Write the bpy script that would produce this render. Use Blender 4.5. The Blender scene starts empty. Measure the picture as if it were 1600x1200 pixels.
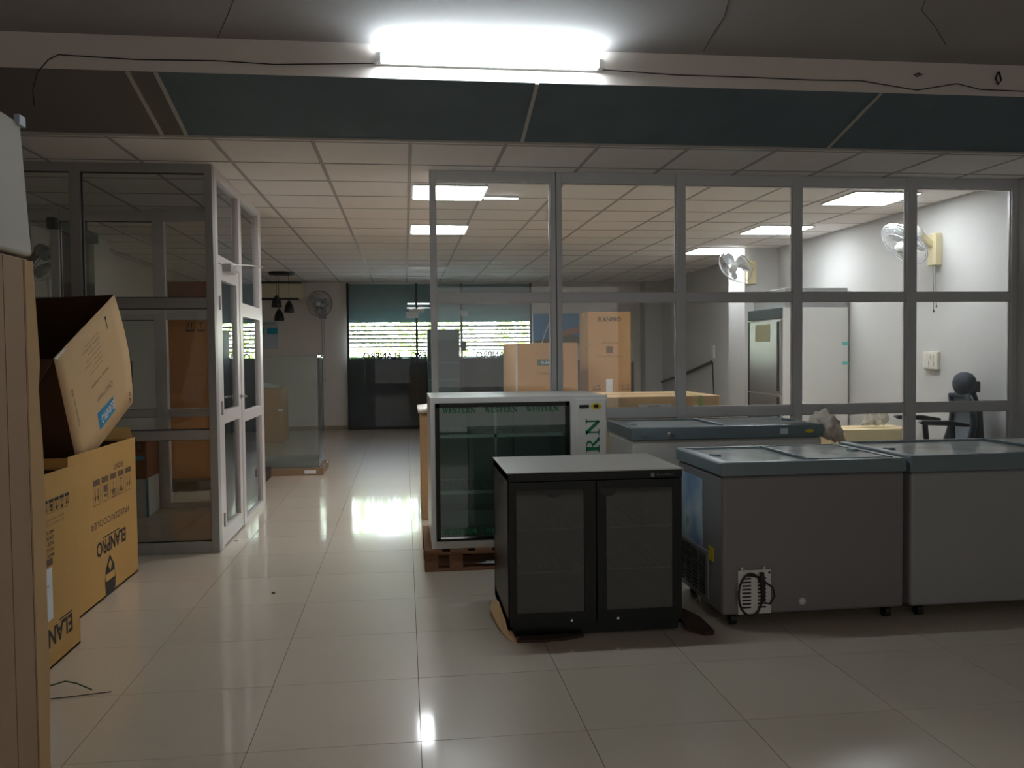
import bpy, bmesh, math, random
from mathutils import Vector, Matrix
random.seed(7)
D = bpy.data
scn = bpy.context.scene
col = scn.collection

# ------------------------------------------------------------------ camera, world, exposure
F, YAW, PIT, ROL = 1338.35, 0.124265, 0.036381, -0.010237
cam = D.objects.new('camera', D.cameras.new('camera')); col.objects.link(cam)
cy_, sy_, cp_, sp_ = math.cos(YAW), math.sin(YAW), math.cos(PIT), math.sin(PIT)
fw = Vector((sy_*cp_, cy_*cp_, -sp_)); rt = Vector((cy_, -sy_, 0)); up = rt.cross(fw)
c_, s_ = math.cos(ROL), math.sin(ROL)
r2 = c_*rt + s_*up; u2 = -s_*rt + c_*up
M = Matrix((r2, u2, -fw)).transposed().to_4x4(); M.translation = Vector((-0.0374, -3.0091, 1.3740))
cam.matrix_world = M
cam.data.sensor_fit = 'HORIZONTAL'; cam.data.sensor_width = 36; cam.data.lens = 36*F/1600
cam.data.clip_start = 0.05
scn.camera = cam
scn.view_settings.view_transform = 'Standard'
scn.view_settings.look = 'None'
scn.view_settings.exposure = 0.5
scn.view_settings.gamma = 1.0
scn.view_settings.use_curve_mapping = False

w = D.worlds.new('world'); scn.world = w; w.use_nodes = True
wn = w.node_tree; wn.nodes.clear()
wo = wn.nodes.new('ShaderNodeOutputWorld'); wb = wn.nodes.new('ShaderNodeBackground')
wtc = wn.nodes.new('ShaderNodeTexCoord'); wsx = wn.nodes.new('ShaderNodeSeparateXYZ'); wr = wn.nodes.new('ShaderNodeValToRGB')
wr.color_ramp.elements[0].position = 0.45; wr.color_ramp.elements[0].color = (0.90, 0.87, 0.83, 1)
wr.color_ramp.elements[1].position = 0.75; wr.color_ramp.elements[1].color = (0.62, 0.78, 1.0, 1)
wmr = wn.nodes.new('ShaderNodeMapRange'); wmr.inputs['From Min'].default_value = -1
wn.links.new(wtc.outputs['Generated'], wsx.inputs[0]); wn.links.new(wsx.outputs['Z'], wmr.inputs['Value'])
wn.links.new(wmr.outputs[0], wr.inputs[0]); wn.links.new(wr.outputs[0], wb.inputs['Color'])
wb.inputs['Strength'].default_value = 15.0
wn.links.new(wb.outputs[0], wo.inputs[0])

TUBE_L = 88.0      # radiance of the beam tube
PANEL_L = 21.0     # radiance of the ceiling panels

# soft fill light added behind the viewer, where the wall has no opening
fill_lamp = D.objects.new('shop_front_daylight', D.lights.new('shop_front_daylight', 'AREA')); col.objects.link(fill_lamp)
fill_lamp.data.shape = 'RECTANGLE'; fill_lamp.data.size = 6.0; fill_lamp.data.size_y = 2.2; fill_lamp.data.energy = 19.0; fill_lamp.data.color = (1.0, 0.97, 0.93)
fill_lamp.location = (0.5, -4.5, 1.35); fill_lamp.rotation_euler = (math.radians(90), 0, 0)

# ------------------------------------------------------------------ materials
def lin(c):
    return tuple((x/255/12.92 if x/255 <= 0.04045 else ((x/255+0.055)/1.055)**2.4) for x in c) + (1,)

def mat(name, rgb, rough=0.6, metal=0.0, noise=None, bump=None, spec=0.5, rnd=0.0, alpha=None, stretch=(1, 1, 1)):
    m = D.materials.new(name); m.use_nodes = True; nt = m.node_tree
    b = nt.nodes['Principled BSDF']
    c = lin(rgb)
    b.inputs['Base Color'].default_value = c
    b.inputs['Roughness'].default_value = rough
    b.inputs['Metallic'].default_value = metal
    b.inputs['Specular IOR Level'].default_value = spec
    tc = nt.nodes.new('ShaderNodeTexCoord'); mp = nt.nodes.new('ShaderNodeMapping')
    mp.inputs['Scale'].default_value = stretch
    nt.links.new(tc.outputs['Object'], mp.inputs[0])
    src = None
    if noise:
        sc, amt = noise
        n = nt.nodes.new('ShaderNodeTexNoise'); n.inputs['Scale'].default_value = sc; n.inputs['Detail'].default_value = 5
        nt.links.new(mp.outputs[0], n.inputs['Vector'])
        mx = nt.nodes.new('ShaderNodeMix'); mx.data_type = 'RGBA'
        mx.inputs[6].default_value = tuple(min(1, v*(1-amt)) for v in c[:3])+(1,)
        mx.inputs[7].default_value = tuple(min(1, v*(1+amt)) for v in c[:3])+(1,)
        nt.links.new(n.outputs['Fac'], mx.inputs[0]); src = mx.outputs[2]
    if rnd:
        oi = nt.nodes.new('ShaderNodeObjectInfo'); mr = nt.nodes.new('ShaderNodeMapRange')
        mr.inputs['To Min'].default_value = 1-rnd; mr.inputs['To Max'].default_value = 1+rnd
        nt.links.new(oi.outputs['Random'], mr.inputs['Value'])
        hs = nt.nodes.new('ShaderNodeHueSaturation')
        if src: nt.links.new(src, hs.inputs['Color'])
        else: hs.inputs['Color'].default_value = c
        nt.links.new(mr.outputs[0], hs.inputs['Value']); src = hs.outputs[0]
    if src: nt.links.new(src, b.inputs['Base Color'])
    if bump:
        sc, st = bump
        n = nt.nodes.new('ShaderNodeTexNoise'); n.inputs['Scale'].default_value = sc; n.inputs['Detail'].default_value = 4
        nt.links.new(mp.outputs[0], n.inputs['Vector'])
        bp = nt.nodes.new('ShaderNodeBump'); bp.inputs['Strength'].default_value = st; bp.inputs['Distance'].default_value = 0.01
        nt.links.new(n.outputs['Fac'], bp.inputs['Height']); nt.links.new(bp.outputs[0], b.inputs['Normal'])
    return m

def glass(name, tint=(0.93, 0.96, 0.95), haze=0.02, hazec=(0.5, 0.5, 0.5), rough=0.0, ior=1.5):
    m = D.materials.new(name); m.use_nodes = True; nt = m.node_tree; nt.nodes.clear()
    o = nt.nodes.new('ShaderNodeOutputMaterial'); t = nt.nodes.new('ShaderNodeBsdfTransparent'); g = nt.nodes.new('ShaderNodeBsdfGlossy')
    f = nt.nodes.new('ShaderNodeFresnel'); f.inputs['IOR'].default_value = ior
    t.inputs['Color'].default_value = tint+(1,); g.inputs['Roughness'].default_value = rough; g.inputs['Color'].default_value = (.95, .95, .95, 1)
    mx = nt.nodes.new('ShaderNodeMixShader'); nt.links.new(f.outputs[0], mx.inputs[0]); nt.links.new(t.outputs[0], mx.inputs[1]); nt.links.new(g.outputs[0], mx.inputs[2])
    d = nt.nodes.new('ShaderNodeBsdfDiffuse'); d.inputs['Color'].default_value = hazec+(1,)
    n = nt.nodes.new('ShaderNodeTexNoise'); n.inputs['Scale'].default_value = 3.0
    mr = nt.nodes.new('ShaderNodeMapRange'); mr.inputs['To Min'].default_value = haze*0.6; mr.inputs['To Max'].default_value = haze*1.4
    nt.links.new(n.outputs['Fac'], mr.inputs['Value'])
    m2 = nt.nodes.new('ShaderNodeMixShader'); nt.links.new(mr.outputs[0], m2.inputs[0]); nt.links.new(mx.outputs[0], m2.inputs[1]); nt.links.new(d.outputs[0], m2.inputs[2])
    nt.links.new(m2.outputs[0], o.inputs[0]); return m

def emis(name, rgb, s):
    m = D.materials.new(name); m.use_nodes = True; nt = m.node_tree; nt.nodes.clear()
    o = nt.nodes.new('ShaderNodeOutputMaterial'); e = nt.nodes.new('ShaderNodeEmission')
    e.inputs[0].default_value = rgb+(1,); e.inputs[1].default_value = s; nt.links.new(e.outputs[0], o.inputs[0]); return m

m_tile = mat('floor tile', (202, 188, 170), 0.30, spec=.35, noise=(2.5, 0.05), rnd=0.03, bump=(1.2, 0.05))
_b = m_tile.node_tree.nodes['Principled BSDF']; _b.inputs['Coat Weight'].default_value = .75; _b.inputs['Coat Roughness'].default_value = .075
m_grout = mat('grout', (92, 84, 76), 0.8)
m_wall = mat('wall paint', (194, 192, 190), 0.85, noise=(1.5, 0.03), bump=(40, 0.03))
m_wall_l = mat('wall paint left', (206, 199, 192), 0.85, noise=(1.5, 0.03), bump=(40, 0.03))
m_ctile = mat('ceiling tile', (226, 219, 213), 0.9, noise=(9, 0.04), rnd=0.02, bump=(60, 0.1))
m_cgrid = mat('ceiling grid', (158, 152, 148), 0.6)
m_slab = mat('slab plaster', (150, 144, 142), 0.9, noise=(3, 0.08), bump=(14, 0.15))
m_beam = mat('beam paint', (218, 208, 200), 0.85, noise=(3, 0.05), bump=(20, 0.1))
m_soffit_g = mat('green board', (90, 104, 110), 0.8, noise=(4, 0.18), bump=(10, 0.1))
m_soffit_b = mat('grey board', (108, 100, 92), 0.85, noise=(4, 0.08))
m_batten = mat('batten', (176, 170, 160), 0.6)
m_alu = mat('anodised aluminium', (202, 204, 206), 0.38, 0.05, noise=(3, 0.05), stretch=(1, 1, .2))
m_alu_shade = mat('shaded aluminium', (146, 143, 140), 0.36, 0.05, noise=(3, 0.05), stretch=(1, 1, .2))  # same aluminium, with the cabin front's shade put into the colour
m_alu_w = mat('powder coated aluminium', (200, 192, 190), 0.35, 0.15, noise=(3, 0.03))
m_gasket = mat('black gasket', (28, 28, 28), 0.6)
m_glass = glass('pane glass', (0.92, 0.94, 0.94), 0.03, (.55, .58, .6))
m_glass_l = glass('cabin glass', (0.94, 0.95, 0.93), 0.03, (.35, .35, .33))
m_glass_clear = glass('clear glass', (0.93, 0.96, 0.95), 0.03, (.6, .65, .64))
m_glass_g = glass('green tinted glass', (0.80, 0.89, 0.86), 0.04, (.3, .4, .38))
m_glass_dk = glass('smoked glass', (0.58, 0.58, 0.54), 0.14, (.16, .16, .14))
m_glass_tint = glass('olive glass', (0.72, 0.76, 0.70), 0.04, (.3, .33, .3))
m_film = glass('dark film glass', (0.16, 0.2, 0.21), 0.32, (.17, .21, .22))
m_card = mat('cardboard', (178, 138, 98), 0.8, noise=(7, 0.06), bump=(90, 0.06), spec=.2)
m_card_y = mat('cardboard yellow', (192, 150, 90), 0.8, noise=(6, 0.06), bump=(90, 0.06), spec=.2)
m_card_t = mat('cardboard tan', (204, 170, 128), 0.8, noise=(6, 0.05), bump=(90, 0.06), spec=.2)
m_card_d = mat('cardboard rust', (168, 108, 60), 0.8, noise=(6, 0.06), bump=(90, 0.06), spec=.2)
m_card_r = mat('cardboard red brown', (122, 72, 50), 0.8, noise=(6, 0.06), spec=.2)
m_card_shade = mat('shaded cardboard', (78, 54, 38), 0.9, noise=(6, 0.06), spec=.1)  # cardboard darkened so the shade in the cartons sits in its colour
m_card_w = mat('white faced cardboard', (196, 190, 180), 0.75, noise=(5, 0.06), bump=(5, 0.1), spec=.2)
m_seam = mat('carton seam', (96, 68, 42), 0.9)
m_ink = mat('black ink', (38, 28, 22), 0.7)
m_ink_f = mat('faded ink', (104, 78, 54), 0.8)
m_blue = mat('blue print', (52, 140, 178), 0.6)
m_white = mat('white plastic', (214, 214, 210), 0.4, noise=(4, 0.02))
m_paper = mat('paper label', (214, 216, 218), 0.7)
m_steelw = mat('white enamel', (214, 212, 208), 0.32, noise=(3, 0.02))
m_enam_g = mat('grey enamel', (122, 118, 120), 0.42, noise=(3, 0.03), bump=(300, .03))
m_enam_l = mat('light grey enamel', (150, 150, 150), 0.42, noise=(3, 0.03), bump=(300, .03))
m_rim = mat('lid rim grey plastic', (112, 126, 131), 0.28, noise=(3, 0.03))
m_black = mat('black enamel', (9, 12, 12), 0.3, spec=.25)
m_blackp = mat('black plastic', (26, 28, 30), 0.5)
m_greytop = mat('grey steel top', (150, 148, 142), 0.4, 0.2, noise=(5, 0.04))
m_steel = mat('stainless steel', (172, 170, 166), 0.32, 0.7, noise=(6, 0.04), stretch=(1, 1, .1))
m_chrome = mat('chrome', (210, 212, 214), 0.12, 1.0)
m_cream = mat('cream plastic', (220, 206, 166), 0.5)
m_ac = mat('ac beige', (206, 198, 172), 0.5)
m_fanwhite = glass('clear fan blade', (0.80, 0.82, 0.82), 0.5, (.85, .87, .88))
m_wire = mat('fan guard wire', (200, 202, 204), 0.35, 0.4)
m_wire_d = mat('dark wire', (34, 30, 28), 0.6)
m_interior = mat('cooler liner', (178, 186, 182), 0.5, noise=(3, 0.03))
m_liner_dk = mat('dark liner', (88, 86, 80), 0.5, noise=(3, 0.05))
m_shelf = mat('shelf wire', (206, 214, 212), 0.35, 0.2)
m_green = mat('green lettering', (16, 122, 78), 0.5)
m_yellow = mat('yellow label', (216, 190, 40), 0.5)
m_wood = mat('pallet wood', (130, 92, 66), 0.85, noise=(5, 0.15), bump=(20, 0.2), stretch=(1, 6, 6))
m_wood_dk = mat('dark pallet wood', (62, 46, 36), 0.9, noise=(5, 0.15))
m_wood_l = mat('pale carton', (208, 190, 150), 0.8, noise=(3, 0.05))
m_shutter = mat('shutter teal', (96, 122, 124), 0.5, 0.1, noise=(2, 0.06))
m_slat = mat('shutter slat', (60, 66, 62), 0.5, 0.2)
m_teal = mat('teal grey panel', (70, 92, 92), 0.5, noise=(2, .05))
m_skirt = mat('skirting stone', (150, 134, 110), 0.5, noise=(8, 0.1))
m_chair = mat('chair fabric', (40, 48, 58), 0.8, noise=(60, 0.1))
m_mesh = mat('chair mesh', (96, 104, 112), 0.8, noise=(60, 0.1))
m_cloth = mat('crumpled polythene', (232, 220, 206), 0.5, noise=(8, 0.05), bump=(25, 0.15))
m_foam = mat('foam sheet', (226, 222, 212), 0.6, bump=(40, 0.4))
m_leaf = mat('leaf', (168, 186, 84), 0.7, noise=(6, 0.4))
m_trunk = mat('bark', (90, 76, 60), 0.9)
m_ground = mat('outdoor concrete', (210, 206, 196), 0.9, noise=(2, 0.05))
m_sky = mat('poster sky', (48, 126, 176), 0.6)
m_poster = mat('poster paper', (176, 186, 196), 0.6, noise=(4, .04))
m_poster_c = mat('poster teal', (36, 150, 176), 0.6)
m_lampblk = mat('lamp black', (30, 26, 26), 0.5)
m_maroon = mat('maroon leather', (52, 34, 34), 0.55)
m_strap = mat('green strap', (150, 190, 110), 0.5)
m_strap_w = mat('pale strap', (150, 158, 168), 0.5)
m_tube = emis('tube light', (0.80, 0.93, 1.0), TUBE_L)
m_panel = emis('panel light', (0.95, 0.98, 1.0), PANEL_L)
m_paneloff = mat('unlit diffuser', (226, 220, 214), 0.5)

# ------------------------------------------------------------------ builders
class MB:
    def __init__(s): s.v = []; s.f = []; s.sm = []
    def add(s, vs, fs, smooth=False):
        o = len(s.v); s.v += [Vector(v) for v in vs]; s.f += [tuple(i+o for i in f) for f in fs]; s.sm += [smooth]*len(fs); return s
    def box(s, x0, x1, y0, y1, z0, z1):
        if x0 > x1: x0, x1 = x1, x0
        if y0 > y1: y0, y1 = y1, y0
        if z0 > z1: z0, z1 = z1, z0
        return s.add([(x0, y0, z0), (x1, y0, z0), (x1, y1, z0), (x0, y1, z0), (x0, y0, z1), (x1, y0, z1), (x1, y1, z1), (x0, y1, z1)],
              [(0, 3, 2, 1), (4, 5, 6, 7), (0, 1, 5, 4), (1, 2, 6, 5), (2, 3, 7, 6), (3, 0, 4, 7)])
    def obox(s, o, a, b, c):     # box from corner o and three edge vectors
        o, a, b, c = map(Vector, (o, a, b, c))
        vs = [o, o+a, o+a+b, o+b, o+c, o+a+c, o+a+b+c, o+b+c]
        fs = [(0, 3, 2, 1), (4, 5, 6, 7), (0, 1, 5, 4), (1, 2, 6, 5), (2, 3, 7, 6), (3, 0, 4, 7)]
        if a.cross(b).dot(c) < 0: fs = [f[::-1] for f in fs]
        return s.add(vs, fs)
    def tube(s, pts, r, n=8, caps=True, closed=False):
        pts = [Vector(p) for p in pts]; k = len(pts); rs = r if isinstance(r, (list, tuple)) else [r]*k
        ring = []; nrm = None
        for i, p in enumerate(pts):
            if closed: t = (pts[(i+1) % k]-pts[i-1]).normalized()
            else: t = (pts[min(i+1, k-1)]-pts[max(i-1, 0)]).normalized()
            if nrm is None:
                nrm = t.orthogonal().normalized()
            nrm = (nrm-t*nrm.dot(t)); nrm = nrm.normalized() if nrm.length > 1e-6 else t.orthogonal().normalized()
            bn = t.cross(nrm)
            ring.append([p+rs[i]*(math.cos(2*math.pi*j/n)*nrm+math.sin(2*math.pi*j/n)*bn) for j in range(n)])
        vs = [v for q in ring for v in q]; fs = []
        for i in range(k if closed else k-1):
            a = i*n; b = ((i+1) % k)*n
            for j in range(n): fs.append((a+j, a+(j+1) % n, b+(j+1) % n, b+j))
        s.add(vs, fs, True)
        if caps and not closed:
            s.add(ring[0], [tuple(range(n))[::-1]]); s.add(ring[-1], [tuple(range(n))])
        return s
    def cyl(s, p0, p1, r, n=16, r1=None): return s.tube([p0, p1], [r, r if r1 is None else r1], n)
    def lathe(s, c, ax, prof, n=16):    # prof: (radius, distance along the axis)
        c, ax = Vector(c), Vector(ax).normalized(); u = ax.orthogonal().normalized(); v = ax.cross(u)
        vs = [c+ax*h+r*(math.cos(2*math.pi*j/n)*u+math.sin(2*math.pi*j/n)*v) for r, h in prof for j in range(n)]
        fs = [(i*n+j, i*n+(j+1) % n, (i+1)*n+(j+1) % n, (i+1)*n+j) for i in range(len(prof)-1) for j in range(n)]
        return s.add(vs, fs, True)
    def prism(s, poly, o, a, b, nrm, th):    # 2-D polygon on axes a, b extruded along nrm
        o, a, b, nrm = map(Vector, (o, a, b, nrm))
        k = len(poly); vs = [o+a*x+b*y for x, y in poly]+[o+a*x+b*y+nrm*th for x, y in poly]
        fs = [tuple(range(k))[::-1], tuple(range(k, 2*k))]+[(i, (i+1) % k, k+(i+1) % k, k+i) for i in range(k)]
        if a.cross(b).dot(nrm) < 0: fs = [f[::-1] for f in fs]
        return s.add(vs, fs)

ORG = {}
def tag(o, label=None, cat=None, group=None, kind=None):
    if label: o['label'] = label
    if cat: o['category'] = cat
    if group: o['group'] = group
    if kind: o['kind'] = kind
    return o
def thing(name, label, cat, loc=(0, 0, 0), group=None, kind=None):
    o = D.objects.new(name, None); col.objects.link(o); o.location = loc; o.empty_display_size = .1
    ORG[o.name] = Vector(loc); return tag(o, label, cat, group, kind)
def obj(name, mb, m, parent=None, bevel=0, label=None, kind=None, seg=2, origin=None):
    me = D.meshes.new(name)
    off = ORG[parent.name] if parent is not None else (Vector(origin) if origin else Vector((0, 0, 0)))
    me.from_pydata([v-off for v in mb.v], [], mb.f); me.update()
    me.polygons.foreach_set('use_smooth', mb.sm)
    me.materials.append(m)
    o = D.objects.new(name, me); col.objects.link(o)
    if parent is not None: o.parent = parent
    elif origin: o.location = origin
    ORG[o.name] = off
    if bevel:
        b = o.modifiers.new('bevel', 'BEVEL'); b.width = bevel; b.segments = seg; b.limit_method = 'ANGLE'; b.angle_limit = math.radians(40)
        me.polygons.foreach_set('use_smooth', [True]*len(me.polygons))
        wn_ = o.modifiers.new('wn', 'WEIGHTED_NORMAL')
    return tag(o, label, kind=kind)
def struct(name, mb, m, parent=None, label=None, cat=None, **k):
    o = obj(name, mb, m, parent, **k)
    if parent is None: o['kind'] = 'structure'
    if label: o['label'] = label
    if cat: o['category'] = cat
    return o

def text(s, parent, m, o, right, up_, height, width=None, bold=0.0, name='lettering', th=0.0006, label=None):
    cu = D.curves.new('t', 'FONT'); cu.body = s; cu.offset = bold; cu.extrude = 0; cu.resolution_u = 3
    ob = D.objects.new('t', cu); col.objects.link(ob)
    dg = bpy.context.evaluated_depsgraph_get(); me = D.meshes.new_from_object(ob.evaluated_get(dg))
    D.objects.remove(ob); D.curves.remove(cu)
    xs = [v.co.x for v in me.vertices]; ys = [v.co.y for v in me.vertices]
    x0, x1, y0, y1 = min(xs), max(xs), min(ys), max(ys)
    sy = height/(y1-y0); sx = width/(x1-x0) if width else sy
    r, u, o = Vector(right).normalized(), Vector(up_).normalized(), Vector(o); n = r.cross(u)
    mb = MB()
    mb.add([o+r*(v.co.x-x0)*sx+u*(v.co.y-y0)*sy+n*th for v in me.vertices], [tuple(p.vertices) for p in me.polygons])
    D.meshes.remove(me)
    return obj(name, mb, m, parent, label=label)

def stroke(mb, pts, ws, o, r, u, n, th):
    L = []; R = []
    P = [Vector((x, y, 0)) for x, y in pts]
    for i, p in enumerate(P):
        t = (P[min(i+1, len(P)-1)]-P[max(i-1, 0)]).normalized(); q = Vector((-t.y, t.x, 0))*ws[i]/2
        L.append(p+q); R.append(p-q)
    for i in range(len(P)-1):
        quad = [L[i], R[i], R[i+1], L[i+1]]
        mb.add([o+r*a.x+u*a.y+n*th for a in quad], [(0, 1, 2, 3)])
def arc(cx, cy, rx, ry, a0, a1, k=10): return [(cx+rx*math.cos(math.radians(a0+(a1-a0)*i/k)), cy+ry*math.sin(math.radians(a0+(a1-a0)*i/k))) for i in range(k+1)]
def serif(s, parent, m, o, right, up_, height, adv, name='lettering', th=0.0008, xs=1.0):
    o, r, u = Vector(o), Vector(right).normalized(), Vector(up_).normalized(); n = r.cross(u)
    mb = MB(); H = height; x = 0.0
    def B(x0, x1, y0, y1):
        mb.add([o+r*(x+a)*H*xs+u*b*H+n*th for a, b in ((x0, y0), (x1, y0), (x1, y1), (x0, y1))], [(0, 1, 2, 3)])
    def S(pts, ws): stroke(mb, [((x+a)*H*xs, b*H) for a, b in pts], [q*H for q in ws], o, r, u, n, th)
    for ch in s:
        if ch == 'E':
            B(.12, .32, 0, 1); B(0, .74, .93, 1); B(0, .78, 0, .07); B(.3, .56, .47, .54); B(.66, .74, .74, 1); B(.70, .78, 0, .28); B(.5, .56, .36, .65); wd = .86
        elif ch == 'R':
            B(.12, .32, 0, 1); B(0, .44, 0, .07); B(0, .45, .93, 1); S(arc(.42, .745, .22, .22, 90, -90), [.07, .09, .12, .16, .19, .2, .19, .16, .12, .09, .07]); B(.3, .44, .49, .56)
            S([(.42, .52), (.6, .28), (.84, .03)], [.16, .2, .2]); B(.68, .95, 0, .07); wd = .98
        elif ch == 'N':
            B(.13, .22, 0, 1); B(0, .3, .93, 1); B(0, .35, 0, .07); S([(.13, .98), (.86, .03)], [.24, .24]); B(.80, .89, 0, 1); B(.68, 1.0, .93, 1); wd = 1.08
        elif ch == 'W':
            B(0, .4, .93, 1); B(.95, 1.25, .93, 1); B(.45, .8, .93, 1)
            S([(.18, 1), (.45, 0)], [.2, .2]); S([(.45, 0), (.66, 1)], [.07, .07]); S([(.6, 1), (.86, 0)], [.2, .2]); S([(.86, 0), (1.1, 1)], [.07, .07]); wd = 1.3
        elif ch == 'S':
            S([(.66, .78)]+arc(.36, .74, .26, .22, 40, 230, 8)+arc(.36, .27, .28, .23, 70, -150, 9)+[(.06, .24)], [.06+.15*max(0, math.sin(math.pi*q/20))**1.3 for q in range(21)]); B(.60, .66, .7, .98); B(.06, .12, .02, .3); wd = .78
        elif ch == 'T':
            B(.32, .52, 0, 1); B(0, .84, .93, 1); B(0, .07, .74, 1); B(.77, .84, .74, 1); B(.2, .64, 0, .07); wd = .9
        else: wd = .6
        x += wd*adv
    return obj(name, mb, m, parent)

def icon_row(parent, m, o, right, up_, s, n, gap=1.25, th=0.0007):
    o, r, u = Vector(o), Vector(right).normalized(), Vector(up_).normalized(); nr = r.cross(u); mb = MB()
    def q(x0, x1, y0, y1): mb.add([o+r*a*s+u*b*s+nr*th for a, b in ((x0, y0), (x1, y0), (x1, y1), (x0, y1))], [(0, 1, 2, 3)])
    def tri(a, b, c): mb.add([o+r*p[0]*s+u*p[1]*s+nr*th for p in (a, b, c)], [(0, 1, 2)])
    for i in range(n):
        x = i*gap; t = .035
        q(x, x+1, 0, t); q(x, x+1, 1.3-t, 1.3); q(x, x+t, 0, 1.3); q(x+1-t, x+1, 0, 1.3); q(x+.04, x+.96, .02, .3)
        k = i % 4
        if k == 0:
            for a in (.3, .7): q(x+a-.05, x+a+.05, .45, .85); tri((x+a-.15, .85), (x+a+.15, .85), (x+a, 1.15))
        elif k == 1:
            tri((x+.2, 1.15), (x+.8, 1.15), (x+.5, .75)); q(x+.46, x+.54, .5, .8); q(x+.3, x+.7, .42, .5)
        elif k == 2:
            tri((x+.12, .85), (x+.88, .85), (x+.5, 1.2)); q(x+.46, x+.54, .42, .9)
        else:
            q(x+.25, x+.75, .45, .8); q(x+.15, x+.25, .4, 1.15); q(x+.35, x+.65, .9, 1.05)
    return obj('shipping_symbols', mb, m, parent)

# ================================================================== SETTING
XL, XR, YB, YF, H = -3.7, 4.75, 12.9, -4.6, 2.69
# ---- floor
fl = struct('floor', MB().box(XL-.1, XR+.1, YF-.1, YB+.1, -.12, -.004), m_grout, label='pale beige polished square tile floor', cat='floor')
def visible(x, y, z):
    for dx in (0, .6):
        for dy in (0, .6):
            d = Vector((x+dx, y+dy, z))-M.translation; zz = d.dot(fw)
            if zz > .3 and abs(d.dot(r2)/zz*F) < 830 and abs(d.dot(u2)/zz*F) < 640: return True
    return False
tm = MB().box(.0015, .5985, .0015, .5985, -.01, 0)
tmesh = D.meshes.new('tile'); tmesh.from_pydata([v for v in tm.v], [], tm.f); tmesh.materials.append(m_tile)
rest = MB(); cnt = 0
for i in range(-7, 8):
    for j in range(-8, 22):
        x, y = i*.6, j*.6
        x0, x1, y0, y1 = max(x, XL), min(x+.6, XR), max(y, YF), min(y+.6, YB)
        if x1-x0 < .05 or y1-y0 < .05: continue
        full = x1-x0 > .59 and y1-y0 > .59
        if full and y < 7.2 and visible(x, y, 0):
            o = D.objects.new('tile', tmesh); col.objects.link(o); o.parent = fl; o.location = (x, y, 0); cnt += 1
        else: rest.box(x0+.0015, x1-.0015, y0+.0015, y1-.0015, -.01, 0)
obj('distant_tiles', rest, m_tile, fl, kind='stuff')
# ---- false ceiling
ce = struct('ceiling', MB().box(XL-.1, XR+.1, 2.36, YB+.1, H+.012, H+.1), m_cgrid, label='white suspended tile ceiling with grey grid', cat='ceiling')
cm = MB().box(.012, .588, .012, .598, 0, .02)
cmesh = D.meshes.new('ceiling_tile'); cmesh.from_pydata(cm.v, [], cm.f); cmesh.materials.append(m_ctile)
rest = MB(); grid = MB()
cols = [.017+.6*i for i in range(-7, 9)]
rows = [2.37]+[2.44+.61*j for j in range(0, 19)]
for x in cols:
    for k in range(len(rows)-1):
        y, y1 = rows[k], rows[k+1]
        x0, x1 = max(x, XL), min(x+.6, XR)
        if y >= YB or x1-x0 < .05: continue
        y1 = min(y1, YB)
        full = x1-x0 > .59 and y1-y > .6
        if full and y < 8.6 and visible(x, y, H):
            o = D.objects.new('ceiling_tile', cmesh); col.objects.link(o); o.parent = ce; o.location = (x, y, H)
        else: rest.box(x0+.012, x1-.012, y+.012, max(y1-.012, y+.02), H, H+.02)
obj('distant_ceiling_tiles', rest, m_ctile, ce, kind='stuff')
for x in cols:
    if XL < x < XR: grid.box(x-.012, x+.012, 2.37, YB, H-.003, H+.012)
for y in rows[1:]:
    if y < YB: grid.box(XL, XR, y-.008, y+.008, H-.002, H+.012)
obj('ceiling_grid', grid, m_cgrid, ce)
# ---- beam, sloped boards, upper slab
beam = struct('ceiling_beam', MB().prism([(1.72, 2.862), (1.76, 2.862), (1.76, 3.045), (1.72, 3.045)], (XL, 0, 0), (0, 1, 0), (0, 0, 1), (1, 0, 0), XR-XL), m_beam, label='pale painted beam face carrying the tube light', cat='beam')
sof = struct('sloped_soffit', MB().prism([(1.72, 2.862), (2.37, 2.69), (2.37, 2.75), (1.76, 2.92)], (-1.33, 0, 0), (0, 1, 0), (0, 0, 1), (1, 0, 0), XR+1.33), m_soffit_g, label='dark green sloping board above the false ceiling edge', cat='soffit')
struct('sloped_soffit_end', MB().prism([(1.72, 2.862), (2.37, 2.69), (2.37, 2.75), (1.76, 2.92)], (XL, 0, 0), (0, 1, 0), (0, 0, 1), (1, 0, 0), -1.33-XL), m_soffit_b, sof)
for xb in (-1.46, -1.32, .70, 2.72):
    a = Vector((xb, 1.722, 2.861)); d = Vector((0, .648, -.172))
    obj('batten', MB().obox(a, (.022, 0, 0), d, (0, -.0015, -.006)), m_batten, sof)
struct('ceiling_edge_trim', MB().box(XL, XR, 2.355, 2.375, 2.683, 2.76), m_batten, ce)
slab = struct('ceiling_slab', MB().box(XL-.1, XR+.1, YF-.1, 1.76, 3.045, 3.2), m_slab, label='dark grey plastered slab overhead with thin cracks', cat='ceiling')
CRACKS = [[(-.79, .95), (-.811, 1.21), (-.879, 1.409), (-.991, 1.715)], [(1.50, .9), (1.573, 1.167), (1.611, 1.47), (1.641, 1.662)], [(2.45, .85), (2.52, 1.0), (2.71, 1.182), (2.946, 1.437)]]
for pts in CRACKS:
    obj('crack', MB().tube([(x, y, 3.045) for x, y in pts], .0022, 4), m_wire_d, slab)
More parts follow.
